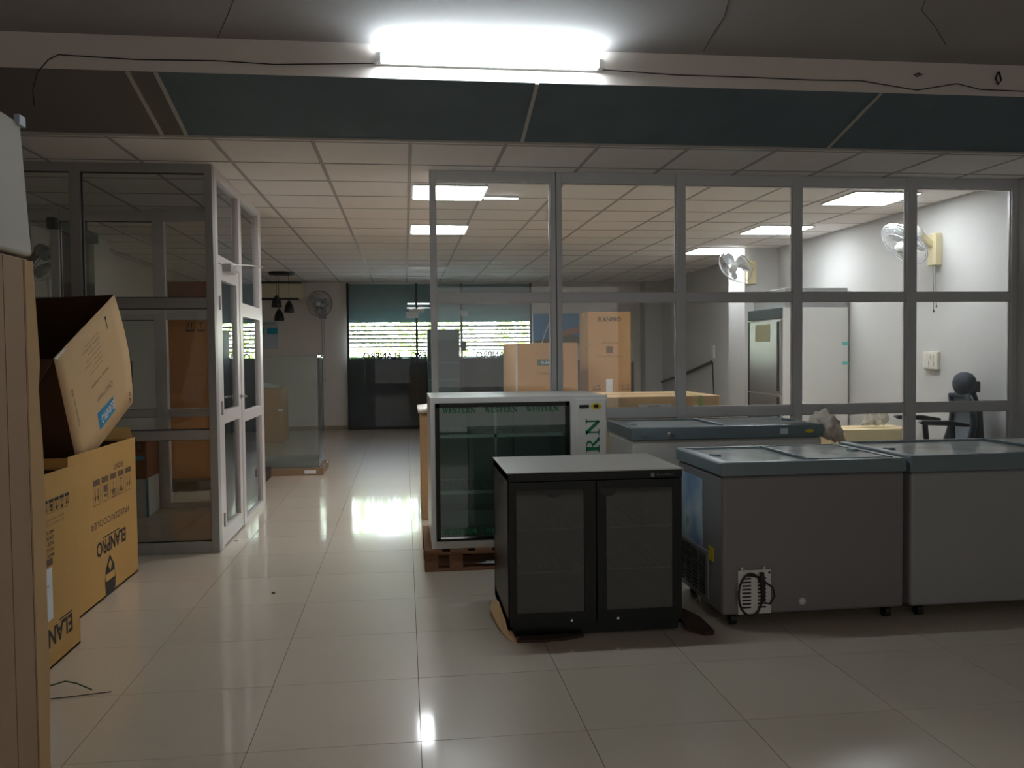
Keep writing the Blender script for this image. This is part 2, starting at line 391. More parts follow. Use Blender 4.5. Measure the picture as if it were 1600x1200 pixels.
# ---- walls
struct('wall_left', MB().box(XL-.12, XL, YF, YB+.1, -.12, 3.1), m_wall_l, label='grey painted wall on the left', cat='wall')
struct('wall_right', MB().box(XR, XR+.12, YF, YB+.1, -.12, 3.1), m_wall, label='white painted wall on the right behind the fan', cat='wall')
struct('wall_front', MB().box(XL-.12, XR+.12, YF-.12, YF, -.12, 3.1), m_wall_l, label='wall behind the viewer', cat='wall')
struct('wall_back', MB().box(XL, -1.06, YB, YB+.12, 0, 2.78).box(2.31, XR, YB, YB+.12, 0, 2.78).box(-1.06, 2.31, YB, YB+.12, 2.66, 2.78), m_wall_l, label='pinkish grey far wall beside the shutter', cat='wall')
struct('baseboard_back', MB().box(XL, -1.06, YB-.015, YB, 0, .075).box(2.31, XR, YB-.015, YB, 0, .075), m_skirt)
struct('baseboard_left', MB().box(XL, XL+.012, -4, YB, 0, .08), m_skirt)
struct('baseboard_right', MB().box(XR-.012, XR, -4, YB, 0, .08), m_skirt)
struct('pilaster_left', MB().box(XL, -3.38, 6.86, 7.36, 0, H), m_wall_l, label='shallow pilaster on the left wall', cat='pilaster')
struct('pilaster_right', MB().box(4.3, XR, 7.55, 8.1, 0, H), m_wall, label='white pilaster carrying the far wall fan', cat='pilaster')
struct('pilaster_corner', MB().box(4.42, XR, 12.55, YB, 0, H), m_wall, label='pilaster in the far right corner', cat='pilaster')

# ---- glass partition (right)
PY0, PY1 = 3.20, 3.26
gp = thing('glass_partition', 'grey aluminium framed glass partition behind the coolers on the right', 'partition', (2.45, 3.23, 0), kind='structure')
posts = [(.154, .198), (1.031, 1.116), (1.985, 2.056), (2.90, 2.972), (3.822, 3.903), (4.70, 4.75)]
rails = [(2.612, 2.69), (1.743, 1.811), (.879, .952), (.0, .07)]
for a, b in posts:
    mb = MB().box(a, b, PY0, PY1, 0, H)
    p = obj('post', mb, m_alu, gp, bevel=.003)
    if a in (1.031,): obj('post_groove', MB().box(1.071, 1.077, PY0-.002, PY0+.003, 0, H), m_gasket, p)
for k in range(len(posts)-1):
    a, b = posts[k][1], posts[k+1][0]
    for z0, z1 in rails: obj('rail', MB().box(a, b, PY0+.004, PY1-.004, z0, z1), m_alu, gp, bevel=.003)
    for j in range(3):
        z0, z1 = rails[j+1][1], rails[j][0]
        pn = obj('pane', MB().box(a, b, 3.228, 3.234, z0, z1), m_glass, gp)
        t = .006
        obj('gasket', MB().box(a, a+t, 3.222, 3.24, z0, z1).box(b-t, b, 3.222, 3.24, z0, z1).box(a, b, 3.222, 3.24, z0, z0+t).box(a, b, 3.222, 3.24, z1-t, z1), m_alu_w, pn)

# ---- glass cabin (left)
gc = thing('glass_cabin', 'aluminium and glass cabin at the left with a swing door', 'partition', (-2.3, 4.1, 0), kind='structure')
def frame_x(y0, y1, posts, rails, m, mg, tag_=''):
    for a, b in posts: obj('post', MB().box(a, b, y0, y1, 0, H), m, gc, bevel=.003)
    for k in range(len(posts)-1):
        a, b = posts[k][1], posts[k+1][0]
        for z0, z1 in rails: obj('rail', MB().box(a, b, y0+.004, y1-.004, z0, z1), m, gc, bevel=.003)
        for j in range(len(rails)-1):
            z0, z1 = rails[j+1][1], rails[j][0]; ym = (y0+y1)/2
            pn = obj('pane', MB().box(a, b, ym-.003, ym+.003, z0, z1), mg, gc)
            t = .005
            obj('gasket', MB().box(a, a+t, ym-.01, ym+.01, z0, z1).box(b-t, b, ym-.01, ym+.01, z0, z1).box(a, b, ym-.01, ym+.01, z0, z0+t).box(a, b, ym-.01, ym+.01, z1-t, z1), m_gasket, pn)
frame_x(3.13, 3.21, [(-3.7, -3.63), (-3.10, -3.03), (-2.268, -2.20), (-1.388, -1.335)], [(2.63, 2.69), (1.703, 1.778), (.794, .862), (.0, .08)], m_alu_shade, m_glass_l)
frame_x(5.02, 5.10, [(-3.7, -3.63), (-3.12, -3.05), (-2.262, -2.16)], [(2.58, 2.675), (1.70, 1.797), (.827, .897), (.0, .05)], m_alu_w, m_glass_l)
for z0, z1 in ((2.58, 2.675), (1.70, 1.797), (.827, .897), (0, .05)): obj('rail', MB().box(-2.16, -1.40, 5.024, 5.096, z0, z1), m_alu_w, gc, bevel=.003)
for z0, z1 in ((1.797, 2.58), (.897, 1.70), (.05, .827)): obj('pane', MB().box(-2.16, -1.40, 5.057, 5.063, z0, z1), m_glass_l, gc)
# side wall at X = -1.335
SX0, SX1 = -1.39, -1.335
def sbox(y0, y1, z0, z1, dx=0): return MB().box(SX0+dx, SX1-dx, y0, y1, z0, z1)
obj('post', sbox(3.212, 3.285, 0, H), m_alu_w, gc, bevel=.003)
obj('post', sbox(4.06, 4.17, 0, H), m_alu_w, gc, bevel=.003)
obj('post', sbox(4.99, 5.12, 0, H), m_alu_w, gc, bevel=.003)
obj('rail', sbox(3.285, 4.06, 2.62, 2.69), m_alu_w, gc, bevel=.003)
obj('rail', sbox(3.285, 4.06, 2.035, 2.09), m_alu_w, gc, bevel=.003)
obj('pane', MB().box(-1.366, -1.36, 3.285, 4.06, 2.09, 2.62), m_glass, gc)
for z0, z1 in ((2.63, 2.69), (1.69, 1.80), (.835, .92), (0, .05)): obj('rail', sbox(4.17, 4.99, z0, z1), m_alu_w, gc, bevel=.003)
for z0, z1 in ((1.80, 2.63), (.92, 1.69), (.05, .835)): obj('pane', MB().box(-1.366, -1.36, 4.17, 4.99, z0, z1), m_glass, gc)
door = obj('door_leaf', MB().box(-1.385, -1.34, 3.29, 3.40, .012, 2.03).box(-1.385, -1.34, 3.95, 4.056, .012, 2.03)
     .box(-1.385, -1.34, 3.40, 3.95, 1.92, 2.03).box(-1.385, -1.34, 3.40, 3.95, .012, .13).box(-1.385, -1.34, 3.40, 3.95, .88, .975), m_alu_w, gc)
obj('pane', MB().box(-1.366, -1.36, 3.40, 3.95, .975, 1.92), m_glass, door)
obj('pane', MB().box(-1.366, -1.36, 3.40, 3.95, .13, .88), m_glass, door)
obj('door_closer', MB().box(-1.34, -1.285, 3.46, 3.68, 1.985, 2.045).tube([(-1.30, 3.62, 2.05), (-1.22, 3.74, 2.06), (-1.13, 3.92, 2.065)], .006, 6), m_steel, door, label='grey overhead closer with a thin arm')
hd = MB().cyl((-1.34, 4.0, 1.05), (-1.325, 4.0, 1.05), .02, 12).tube([(-1.33, 4.0, 1.05), (-1.29, 4.0, 1.05), (-1.285, 3.93, 1.05)], .009, 8).cyl((-1.40, 4.0, 1.05), (-1.385, 4.0, 1.05), .03)
hd.lathe((-1.43, 3.98, 1.05), (1, 0, 0), [(0, 0), (.045, .003), (.05, .01), (.03, .018), (.012, .03), (.012, .05)], 16)
obj('handle', hd, m_chrome, door)
for z in (.20, 1.0, 1.75): obj('hinge', MB().cyl((-1.333, 3.30, z-.05), (-1.333, 3.30, z+.05), .008, 8), m_steel, door)

# ---- hanging glass with dark head rail inside the left zone
hg = thing('sliding_glass_panel', 'tinted glass panel hanging from a dark head rail by the left wall', 'glass panel', (-3.08, 5.5, 0))
obj('head_rail', MB().box(-3.12, -3.05, 4.95, 6.02, 2.50, 2.60), m_blackp, hg, bevel=.003)
for y in (5.1, 5.8): obj('hanger', MB().cyl((-3.085, y, 2.6), (-3.085, y, 2.69), .008, 8), m_blackp, hg)
obj('glass', MB().box(-3.09, -3.08, 5.12, 5.98, .01, 2.50), m_glass_tint, hg)

# ---- storefront + roller shutter at the back
sf = thing('glass_storefront', 'dark filmed glass storefront across the far end with mirrored lettering', 'storefront', (.6, 12.8, 0), kind='structure')
xs = [-1.05, .19, 1.01, 2.30]
for k in range(3):
    a, b = xs[k], xs[k+1]
    obj('filmed_pane', MB().box(a+.01, b-.01, 12.80, 12.806, .03, 1.325), m_film, sf)
    obj('pane', MB().box(a+.01, b-.01, 12.80, 12.806, 1.325, 2.66), m_glass_clear, sf)
for x in xs: obj('mullion', MB().box(x-.02, x+.02, 12.785, 12.815, 0, 2.66), m_blackp if x in (-1.05, 2.3) else m_slat, sf)
obj('bottom_rail', MB().box(-1.05, 2.30, 12.785, 12.82, 0, .05), m_blackp, sf)
obj('patch_fitting', MB().box(.05, .33, 12.74, 12.80, 2.13, 2.20).box(.0, .22, 12.76, 12.81, 2.03, 2.14), m_steelw, sf, bevel=.004)
obj('patch_fitting', MB().box(1.0, 1.13, 12.76, 12.81, 2.06, 2.16).box(.97, 1.05, 12.76, 12.81, 2.10, 2.16), m_steelw, sf, bevel=.004)
obj('pull_handle', MB().box(.985, 1.085, 12.72, 12.75, 1.42, 1.60).box(1.02, 1.05, 12.75, 12.80, 1.45, 1.47).box(1.02, 1.05, 12.75, 12.80, 1.55, 1.57), m_blackp, sf, bevel=.01)
for x0 in (-.11, 1.0-.26, 1.95):
    text('ELANPRO', sf, m_ink, (x0, 12.795, 1.275), (-1, 0, 0), (0, 0, 1), .135, .68, bold=.03, th=-.001)
rs = thing('roller_shutter', 'half raised dark teal roller shutter outside the far glass', 'shutter', (.6, 13.05, 0))
obj('shutter_curtain', MB().box(-1.2, 2.45, 13.00, 13.03, 1.955, 2.78), m_shutter, rs)
for k in range(6): obj('slat', MB().box(-1.2, 2.45, 13.0, 13.02, 1.868-.075*k, 1.90-.075*k), m_slat, rs)
obj('bottom_bar', MB().box(-1.2, 2.45, 12.99, 13.03, 1.425, 1.445), m_slat, rs)
low = MB()
for k in range(14): low.box(-1.2, 2.45, 13.0, 13.02, .0+.092*k, .086+.092*k).box(-1.2, 2.45, 13.005, 13.015, .086+.092*k, .092+.092*k)
obj('lower_shutter', low, m_slat, rs, kind='stuff')
obj('guide_rail', MB().box(-1.2, -1.13, 12.96, 13.08, 0, 2.78), m_slat, rs); obj('guide_rail', MB().box(2.38, 2.45, 12.96, 13.08, 0, 2.78), m_slat, rs)

# ---- outside
struct('outdoor_ground', MB().box(-14, 16, 13.12, 40, -.3, -.12), m_ground, label='bright concrete ground beyond the shutter', cat='ground')
def shrub(x, y, h, r, label, m=m_leaf):
    t = thing('tree', label, 'tree', (x, y, -.12), group='trees beyond the shutter')
    obj('trunk', MB().tube([(x, y, -.12), (x+.05, y, h*.4), (x, y, h*.7)], [.09, .07, .04], 8), m_trunk, t)
    mb = MB()
    for i in range(900):
        a = random.uniform(0, 6.283); z = random.uniform(-1, 1); rr = random.uniform(.5, 1)*r*math.sqrt(1-z*z*.9)
        p = Vector((x+rr*math.cos(a), y+rr*math.sin(a), h*.62+z*h*.42)); d = Vector((random.gauss(0, 1), random.gauss(0, 1), random.gauss(0, 1))).normalized()
        e = d.orthogonal().normalized(); s = random.uniform(.06, .12)
        mb.add([p-d*s, p+e*s*.5, p+d*s, p-e*s*.5], [(0, 1, 2, 3)])
    obj('foliage', mb, m, t, kind='stuff')
shrub(-1.6, 17.5, 3.0, 1.3, 'yellow green tree seen between the left shutter slats')
shrub(.6, 18.5, 3.2, 1.2, 'yellow green tree seen between the middle shutter slats')
shrub(3.1, 18.0, 3.0, 1.0, 'thin yellow green tree seen between the right shutter slats')

# ================================================================== LIGHTS
tl = thing('tube_light', 'glowing white tube light fixed along the painted beam', 'light', (.45, 1.7, 2.95))
obj('batten_housing', MB().box(-.17, 1.07, 1.69, 1.72, 2.93, 2.975), m_white, tl, bevel=.004)
obj('tube', MB().cyl((-.14, 1.655, 2.952), (1.04, 1.655, 2.952), .016, 12), m_tube, tl)
obj('end_cap', MB().box(-.17, -.14, 1.635, 1.69, 2.93, 2.975), m_white, tl); obj('end_cap', MB().box(1.04, 1.07, 1.635, 1.69, 2.93, 2.975), m_white, tl)
def panel(x, y, label, on=True, sx=.6, sy=.6):
    t = thing('ceiling_panel_light', label, 'light', (x, y, H))
    obj('frame', MB().box(x-sx/2, x+sx/2, y-sy/2, y+sy/2, H-.012, H-.004), m_white, t)
    obj('diffuser', MB().box(x-sx/2+.015, x+sx/2-.015, y-sy/2+.015, y+sy/2-.015, H-.016, H-.011), m_panel if on else m_paneloff, t)
panel(.34, 4.03, 'lit square ceiling light nearest, above the partition end post')
panel(.34, 6.12, 'lit square ceiling light second from the front in the hall row')
panel(.34, 10.1, 'thin unlit ceiling panel before the shutter', False, .6, .35)
panel(.34, 11.75, 'thin unlit ceiling panel closest to the shutter', False, .6, .35)
panel(4.0, 4.05, 'lit square ceiling light nearest the right wall fan')
panel(4.0, 5.95, 'lit square ceiling light above the steel refrigerator')
panel(4.0, 7.85, 'lit square ceiling light furthest down the right wall')
t = thing('ceiling_tube_light', 'slim lit strip right of the nearest hall ceiling light', 'light', (.78, 4.2, H))
obj('housing', MB().box(.64, .93, 4.16, 4.20, H-.02, H-.004), m_white, t); obj('diffuser', MB().box(.645, .925, 4.165, 4.195, H-.026, H-.019), m_panel, t)

# ================================================================== WALL FANS
def wall_fan(loc, wall_dir, face_dir, dia, label, arm=.22, side=0, cord=0, fanmat=m_wire, bracket=m_cream):
    """loc = point on the wall where the bracket sits; wall_dir = unit vector out of the wall"""
    loc = Vector(loc); wd = Vector(wall_dir); fd = Vector(face_dir).normalized(); zz = Vector((0, 0, 1)); sd = wd.cross(zz)
    t = thing('wall_fan', label, 'fan', loc)
    p = [(-.06, -.17), (.06, -.17), (.06, .08), (.045, .12), (-.045, .12), (-.06, .08)]
    obj('bracket', MB().prism(p, loc, sd, zz, wd, .07), bracket, t, bevel=.008)
    e = loc+wd*arm+zz*.10+sd*side
    obj('arm', MB().tube([loc+wd*.03, loc+wd*.1+zz*.04, e-fd*.05], [.035, .03, .04], 10), bracket, t)
    hub = e+fd*.10
    mo = obj('motor', MB().lathe(e-fd*.09, fd, [(0, 0), (.045, .005), (.062, .04), (.066, .1), (.05, .15), (0, .155)], 16), m_fanwhite if False else m_white, t)
    R = dia/2; u = fd.orthogonal().normalized(); v = fd.cross(u); C0 = e+fd*.11
    g = MB()
    for rr, dz in ((R, 0), (R*.98, .02), (R*.72, .065), (R*.4, .085), (.05, .09), (R*.75, -.06), (R*.4, -.08)):
        g.tube([C0+fd*dz+rr*(math.cos(a)*u+math.sin(a)*v) for a in [i*2*math.pi/28 for i in range(28)]], .0022 if rr < R*.97 else .005, 4, closed=True)
    for i in range(36):
        a = i*2*math.pi/36; d = math.cos(a)*u+math.sin(a)*v
        g.tube([C0+fd*.09+d*.05, C0+fd*.068+d*R*.7, C0+fd*.02+d*R], .0011, 3, caps=False)
        g.tube([C0-fd*.08+d*.05, C0-fd*.06+d*R*.7, C0+d*R], .0011, 3, caps=False)
    obj('guard', g, fanmat, t, kind='stuff')
    for k in range(3):
        a0 = k*2*math.pi/3+.5; vs = []; fs = []
        for i in range(7):
            rr = .04+(R*.88-.04)*i/6; wdt = [.35, .5, .6, .62, .55, .42, .2][i]
            for s in (-1, 1):
                a = a0+s*wdt*.9; vs.append(C0+rr*(math.cos(a)*u+math.sin(a)*v)+fd*(.02*s))
        for i in range(6): fs.append((2*i, 2*i+1, 2*i+3, 2*i+2))
        bl = MB().add(vs, fs, True); b = obj('blade', bl, m_fanwhite, t)
        so = b.modifiers.new('thick', 'SOLIDIFY'); so.thickness = .003
    obj('hub_cap', MB().lathe(C0+fd*.02, fd, [(.045, 0), (.045, .06), (.03, .075), (0, .08)], 14), m_white, t)
    if cord:
        for q in (-.02, .02):
            obj('pull_cord', MB().tube([loc+wd*.04+sd*q+zz*-.15, loc+wd*.03+sd*q+zz*(-.15-cord*(1 if q > 0 else .9))], .0022, 4).lathe(loc+wd*.03+sd*q+zz*(-.17-cord*(1 if q > 0 else .9)), zz, [(0, 0), (.008, .005), (.004, .025), (0, .03)], 8), m_wire_d, t)
    return t
wall_fan((XR, 4.21, 2.29), (-1, 0, 0), (-.74, -.06, -.68), .46, 'wall fan with cream bracket high on the bright right wall', arm=.25, cord=.42)
wall_fan((4.37, 7.55, 2.39), (0, -1, 0), (-.70, -.35, -.60), .46, 'wall fan on the white pilaster with glossy white blades', arm=.17, side=.2)
wall_fan((XL, 5.80, 2.26), (1, 0, 0), (.62, -.10, -.62), .48, 'dusty wall fan with brown bracket on the left wall', arm=.30, side=.2, bracket=m_card)
wall_fan((-1.50, YB, 2.20), (0, -1, 0), (-.25, -.93, -.1), .46, 'faint wall fan on the far wall left of the shutter', arm=.14, cord=1.25, bracket=m_enam_l, fanmat=m_enam_g)

# exhaust fan on left wall
ex = thing('exhaust_fan', 'square exhaust fan with a dark ring low behind the left fan', 'fan', (XL, 6.75, 1.95))
obj('frame_plate', MB().box(XL, XL+.02, 6.42, 7.1, 1.72, 2.20), m_white, ex, bevel=.004)
obj('ring', MB().tube([(XL+.05, 6.76+.26*math.cos(a), 1.95+.21*math.sin(a)) for a in [i*.2618 for i in range(24)]], .014, 6, closed=True), m_wire_d, ex)
obj('spokes', MB().tube([(XL+.05, 6.76, 1.95), (XL+.05, 6.58, 2.1)], .012, 6).tube([(XL+.05, 6.76, 1.95), (XL+.05, 6.84, 2.15)], .012, 6).tube([(XL+.05, 6.76, 1.95), (XL+.05, 6.8, 1.75)], .012, 6).cyl((XL+.02, 6.76, 1.95), (XL+.07, 6.76, 1.95), .05), m_wire_d, ex)

# ================================================================== CARTONS
def carton(name, label, x0, x1, y0, y1, z0, z1, m=m_card, seam=True, cat='carton', group=None, tape=None):
    t = thing(name, label, cat, ((x0+x1)/2, (y0+y1)/2, z0), group)
    obj('carton_body', MB().box(x0, x1, y0, y1, z0, z1), m, t, bevel=.006)
    if seam:
        ym = (y0+y1)/2; obj('flap_seam', MB().box(x0+.005, x1-.005, ym-.002, ym+.002, z1-.001, z1+.0012), m_seam, t)
        obj('packing_tape', MB().box(x0-.0008, x1+.0008, ym-.03, ym+.03, z1-.06, z1+.0016), tape or m_card_t, t)
    return t
# foreground carton column
fc = carton('tall_carton', 'tall brown carton standing at the left edge nearest the viewer', -1.75, -1.10, -2.35, -.40, 0, 1.655, mat('faded cardboard', (166, 138, 112), 0.8, noise=(5, 0.07), bump=(90, 0.05), spec=.2))
obj('crease', MB().box(-1.101, -1.0993, -.56, -.558, 0, 1.65), m_seam, fc)
obj('crease', MB().box(-1.101, -1.0993, -.435, -.4335, .0, 1.65), m_seam, fc)
tf = MB()
zs = [1.65, 1.50, 1.36, 1.28, 1.1, .9, .7, .45, .2, .01]; ws = [.012, .02, .028, .02, .03, .034, .028, .03, .022, .03]
tf.add([v for z, w_ in zip(zs, ws) for v in ((-1.099, -.425, z), (-1.094+w_*.3, -.405+w_, z))], [(2*i, 2*i+2, 2*i+3, 2*i+1) for i in range(9)])
o = obj('torn_flap', tf, m_card_t, fc); o.modifiers.new('t', 'SOLIDIFY').thickness = .004
obj('strap', MB().box(-1.099, -1.096, -.68, -.672, 0, 1.0), m_strap_w, fc)
wc = thing('white_carton', 'grey white carton lying on top of the tall brown carton', 'carton', (-1.4, -1.35, 1.662))
obj('carton_body', MB().add([(-1.75, -2.35, 1.662), (-1.095, -2.35, 1.662), (-1.09, -.39, 1.662), (-1.75, -.39, 1.662), (-1.74, -2.35, 2.06), (-1.105, -2.35, 2.06), (-1.105, -.405, 2.04), (-1.74, -.4, 2.05)],
    [(0, 3, 2, 1), (4, 5, 6, 7), (0, 1, 5, 4), (1, 2, 6, 5), (2, 3, 7, 6), (3, 0, 4, 7)]), m_card_w, wc, bevel=.012)
obj('plastic_clip', MB().box(-1.112, -1.095, -.44, -.398, 2.025, 2.056), m_strap_w, wc, bevel=.003)
obj('smudged_print', MB().box(-1.098, -1.0945, -.60, -.58, 1.80, 1.88), m_ink_f, wc)

def open_carton(name, label, x0, x1, y0, y1, z1, m, flap):
    t = thing(name, label, 'carton', ((x0+x1)/2, (y0+y1)/2, 0)); th = .006
    obj('carton_body', MB().box(x1-th, x1, y0, y1, 0, z1).box(x0, x0+th, y0, y1, 0, z1).box(x0+th, x1-th, y0, y0+th, 0, z1-.004).box(x0+th, x1-th, y1-th, y1, 0, z1-.01).box(x0, x1, y0, y1, 0, .01), m, t)
    obj('inner_shade_sheet', MB().box(x1-th-.002, x1-th, y0+th, y1-th, .01, z1-.02), m_card_shade, t); obj('inner_shade_sheet', MB().box(x0+th, x0+th+.002, y0+th, y1-th, .01, z1-.02), m_card_shade, t)  # dark sheets added over the inner walls to paint in the shade
    obj('inner_shade_sheet', MB().box(x0+th+.002, x1-th-.002, y1-th-.002, y1-th, .01, z1-.022), m_card_shade, t); obj('inner_shade_sheet', MB().box(x0+th+.002, x1-th-.002, y0+th, y0+th+.002, .01, z1-.022), m_card_shade, t)
    for f in flap:
        o = obj('flap', MB().add(f, [(0, 1, 2, 3)]), m, t); o.modifiers.new('t', 'SOLIDIFY').thickness = .005
    return t
nb = open_carton('open_carton', 'open yellow brown carton with upside down brand lettering nearest the floor wires', -2.25, -1.607, .25, 1.30, .862, m_card_y, [])
R_, U_ = (0, -1, 0), (0, 0, -1)     # printing is upside down on the aisle face
X_ = -1.6065
text('ELANPRO', nb, m_ink, (X_, 1.205, .178), R_, U_, .085, .50, bold=.03)
obj('logo_bar', MB().box(X_, X_+.0008, 1.06, 1.205, .184, .190), m_ink, nb)
obj('address_label', MB().box(X_, X_+.001, .872, .99, .215, .445), m_paper, nb)
text('MODEL', nb, m_ink, (X_+.001, .95, .375), (0, -1, 0), (0, 0, -1), .012, .04)
icon_row(nb, m_ink, (X_, 1.205, .745), R_, U_, .048, 7)
for k, s in enumerate(('KEEP UPRIGHT AND DRY', 'DO NOT STACK FLAT')): text(s, nb, m_ink_f, (X_, 1.14, .66-.02*k), R_, U_, .010, .34)
for k, s in enumerate(('NET WT 62 KG', 'GROSS 71 KG', 'SIZE 985x620', 'VOLUME 300 L', 'MADE IN INDIA')): text(s, nb, m_ink, (X_, 1.02, .61-.026*k), R_, U_, .016, .20, bold=.02)
obj('barcode', MB().box(X_, X_+.0008, .87, 1.0, .455, .485), m_ink_f, nb)

wb_ = open_carton('open_carton', 'open yellow brown freezer carton with crest emblem beside the glass cabin', -2.35, -1.754, 1.60, 2.70, .862, m_card_y,
    [[(-2.34, 1.62, .855), (-2.34, 2.68, .855), (-2.5, 2.6, .94), (-2.5, 1.7, .94)], [(-2.3, 2.694, .85), (-1.76, 2.694, .85), (-1.8, 2.75, .92), (-2.2, 2.78, .93)]])
X_ = -1.7535
text('ELANPRO', wb_, m_ink, (X_, 2.47, .335), R_, U_, .085, .50, bold=.03)
obj('logo_bar', MB().box(X_, X_+.0008, 2.08, 2.36, .342, .349), m_ink, wb_)
text('FREEZER/COOLER', wb_, m_ink_f, (X_, 2.54, .455), R_, U_, .038, .65, bold=.01)
text('CHEST', wb_, m_ink_f, (X_, 2.38, .58), R_, U_, .03, .13)
text('FRONT', wb_, m_ink, (X_, 2.46, .742), R_, U_, .034, .17, bold=.01)
icon_row(wb_, m_ink_f, (X_, 2.60, .69), R_, U_, .11, 5)
cr = MB()
cr.prism([(-.09, .05), (-.08, .11), (-.03, .135), (.03, .135), (.08, .11), (.09, .05), (.07, -.03), (0, -.10), (-.07, -.03)], (X_, 2.18, .13), (0, 1, 0), (0, 0, -1), (1, 0, 0), .0006)
crest = obj('crest_emblem', cr, m_ink, wb_)
cr2 = MB().box(X_+.0008, X_+.0014, 2.105, 2.255, .085, .125); cr2.prism([(-.03, 0), (0, .035), (.03, 0), (0, -.035)], (X_+.0006, 2.18, .17), (0, 1, 0), (0, 0, -1), (1, 0, 0), .0008)
obj('crest_detail', cr2, m_card_y, crest)

# tilted carton on top
P1, P2, P3, P4 = map(Vector, ((-1.749, 1.45, 1.37), (-1.682, 2.15, 1.728), (-1.727, 2.586, 1.092), (-1.794, 1.856, 0.754)))
tc = thing('tilted_carton', 'open tan carton tipped on top of the open cartons, dark inside', 'carton', (-2.05, 1.9, .9))
dx = Vector((-.62, .02, -.03)); th = .006
nx = (P2-P1).cross(P4-P1).normalized(); nx = nx if nx.x > 0 else -nx
# curved aisle face: slight bulge towards the far edge
fv = []; NU, NV = 8, 6
for i in range(NU+1):
    for j in range(NV+1):
        u, v = i/NU, j/NV
        p = (P1*(1-u)+P2*u)*(1-v)+(P4*(1-u)+P3*u)*v + nx*(.016*math.sin(math.pi*v)*u*u) + (P2-P1)*(.03*math.sin(math.pi*v)*(u**3))
        fv.append(p)
ff = [(i*(NV+1)+j, (i+1)*(NV+1)+j, (i+1)*(NV+1)+j+1, i*(NV+1)+j+1) for i in range(NU) for j in range(NV)]
pb = MB().add(fv, ff, True)
side = obj('aisle_panel', pb, m_card_t, tc); sm = side.modifiers.new('t', 'SOLIDIFY'); sm.thickness = .005; sm.offset = 0
def quad(n, pts, m):
    o = obj(n, MB().add(pts, [(0, 1, 2, 3)]), m, tc); o.modifiers.new('t', 'SOLIDIFY').thickness = .005; return o
quad('wall_side_panel', [P1+dx, P2+dx, P3+dx, P4+dx], m_card_shade)
quad('near_panel', [P1, P4, P4+dx, P1+dx], m_card_shade)  # outer near face, its shade painted in with the darkened cardboard
quad('far_panel', [P2, P2+dx, P3+dx, P3], m_card_shade)
quad('bottom_panel', [P4, P3, P3+dx, P4+dx], m_card_t)
fl_o = P1+dx*.02
quad('near_flap', [P1, P1+dx*.95, P1+dx*.95+Vector((0, -.10, -.16)), P1+dx*.1+Vector((0, -.10, -.16))], m_card_shade)
e1 = (P2-P1).normalized(); e2 = (P4-P1).normalized(); LU = (P2-P1).length; LV = (P4-P1).length
def TF(u, v, off=.004): return P1+e1*u*LU+e2*v*LV+nx*(.016*math.sin(math.pi*v)*u*u+off)
tR, tU = -e1, e2
bq = MB().add([TF(.40, .74), TF(.68, .76), TF(.68, .90), TF(.40, .90)], [(3, 2, 1, 0)])
obj('blue_logo_box', bq, m_blue, side)
text('ELANPRO', side, m_paper, TF(.67, .785, .006), tR, tU, .058, .185, bold=.02)
text('Chest Freezer', side, m_ink_f, TF(.70, .615), tR, tU, .035, .22)
for k, (u, v, w_) in enumerate(((.63, .13, .18), (.63, .17, .22), (.62, .21, .15), (.63, .25, .20), (.62, .29, .22), (.63, .33, .14), (.62, .37, .18))):
    text(('Keep away from direct heat', 'Handle this carton with care', 'Store in a dry area', 'Do not drop or drag box', 'Lift with two or more people', 'Fragile glass lid', 'Stack only two cartons')[k], side, m_ink_f, TF(u, v), tR, tU, .014, w_)
text('MADE IN INDIA', side, m_ink, TF(.68, .47), tR, tU, .018, .24)
obj('this_way_mark', MB().add([TF(.76, .08), TF(.80, .08), TF(.78, .13), TF(.77, .10), TF(.785, .10), TF(.785, .19), TF(.775, .19)], [(0, 1, 2), (3, 4, 5, 6)]), m_ink, side)
text('Customer care 1800', side, m_ink, TF(.14, .66), -e2, -e1, .022, .24)
text('O', side, m_ink, TF(.97, .90, .006), tR, tU, .03, .022, bold=.03); text('C', side, m_ink, TF(.97, .96, .006), tR, tU, .03, .022, bold=.03)
obj('torn_edge', MB().add([P1+nx*.004, P1+e1*.12+nx*.004, P1+e1*.13+e2*.012+nx*.006, P1+e1*.02+e2*.02+nx*.006], [(0, 1, 2, 3)]), m_card_w, side)

# loose strap bits on the floor by the cartons
wr_ = thing('plastic_strap_offcut', 'thin curled green strap offcut on the floor by the cartons', 'strap', (-1.45, .7, 0))
obj('strap', MB().tube([(-1.56, .71, .004), (-1.50, .70, .02), (-1.45, .69, .036), (-1.40, .675, .03), (-1.335, .66, .005)], .003, 5), mat('green wire', (40, 70, 52), .5), wr_)
tag(obj('strap_offcut', MB().tube([(-1.60, .60, .004), (-1.5, .585, .004), (-1.4, .60, .004), (-1.25, .63, .004)], .002, 5), m_wire_d, origin=(-1.4, .6, 0)), 'thin dark strap lying flat on a tile near the cartons', 'strap')
tag(obj('paper_scrap', MB().box(-1.31, -1.28, 3.50, 3.53, 0, .008), m_paper, bevel=.003, origin=(-1.29, 3.51, 0)), 'white paper scrap on the floor beside the cabin door', 'scrap')
tag(obj('debris', MB().box(-.82, -.80, 2.02, 2.035, 0, .006), m_wire_d, bevel=.002, origin=(-.81, 2.03, 0)), 'tiny dark crumb in the middle of the aisle floor', 'debris')

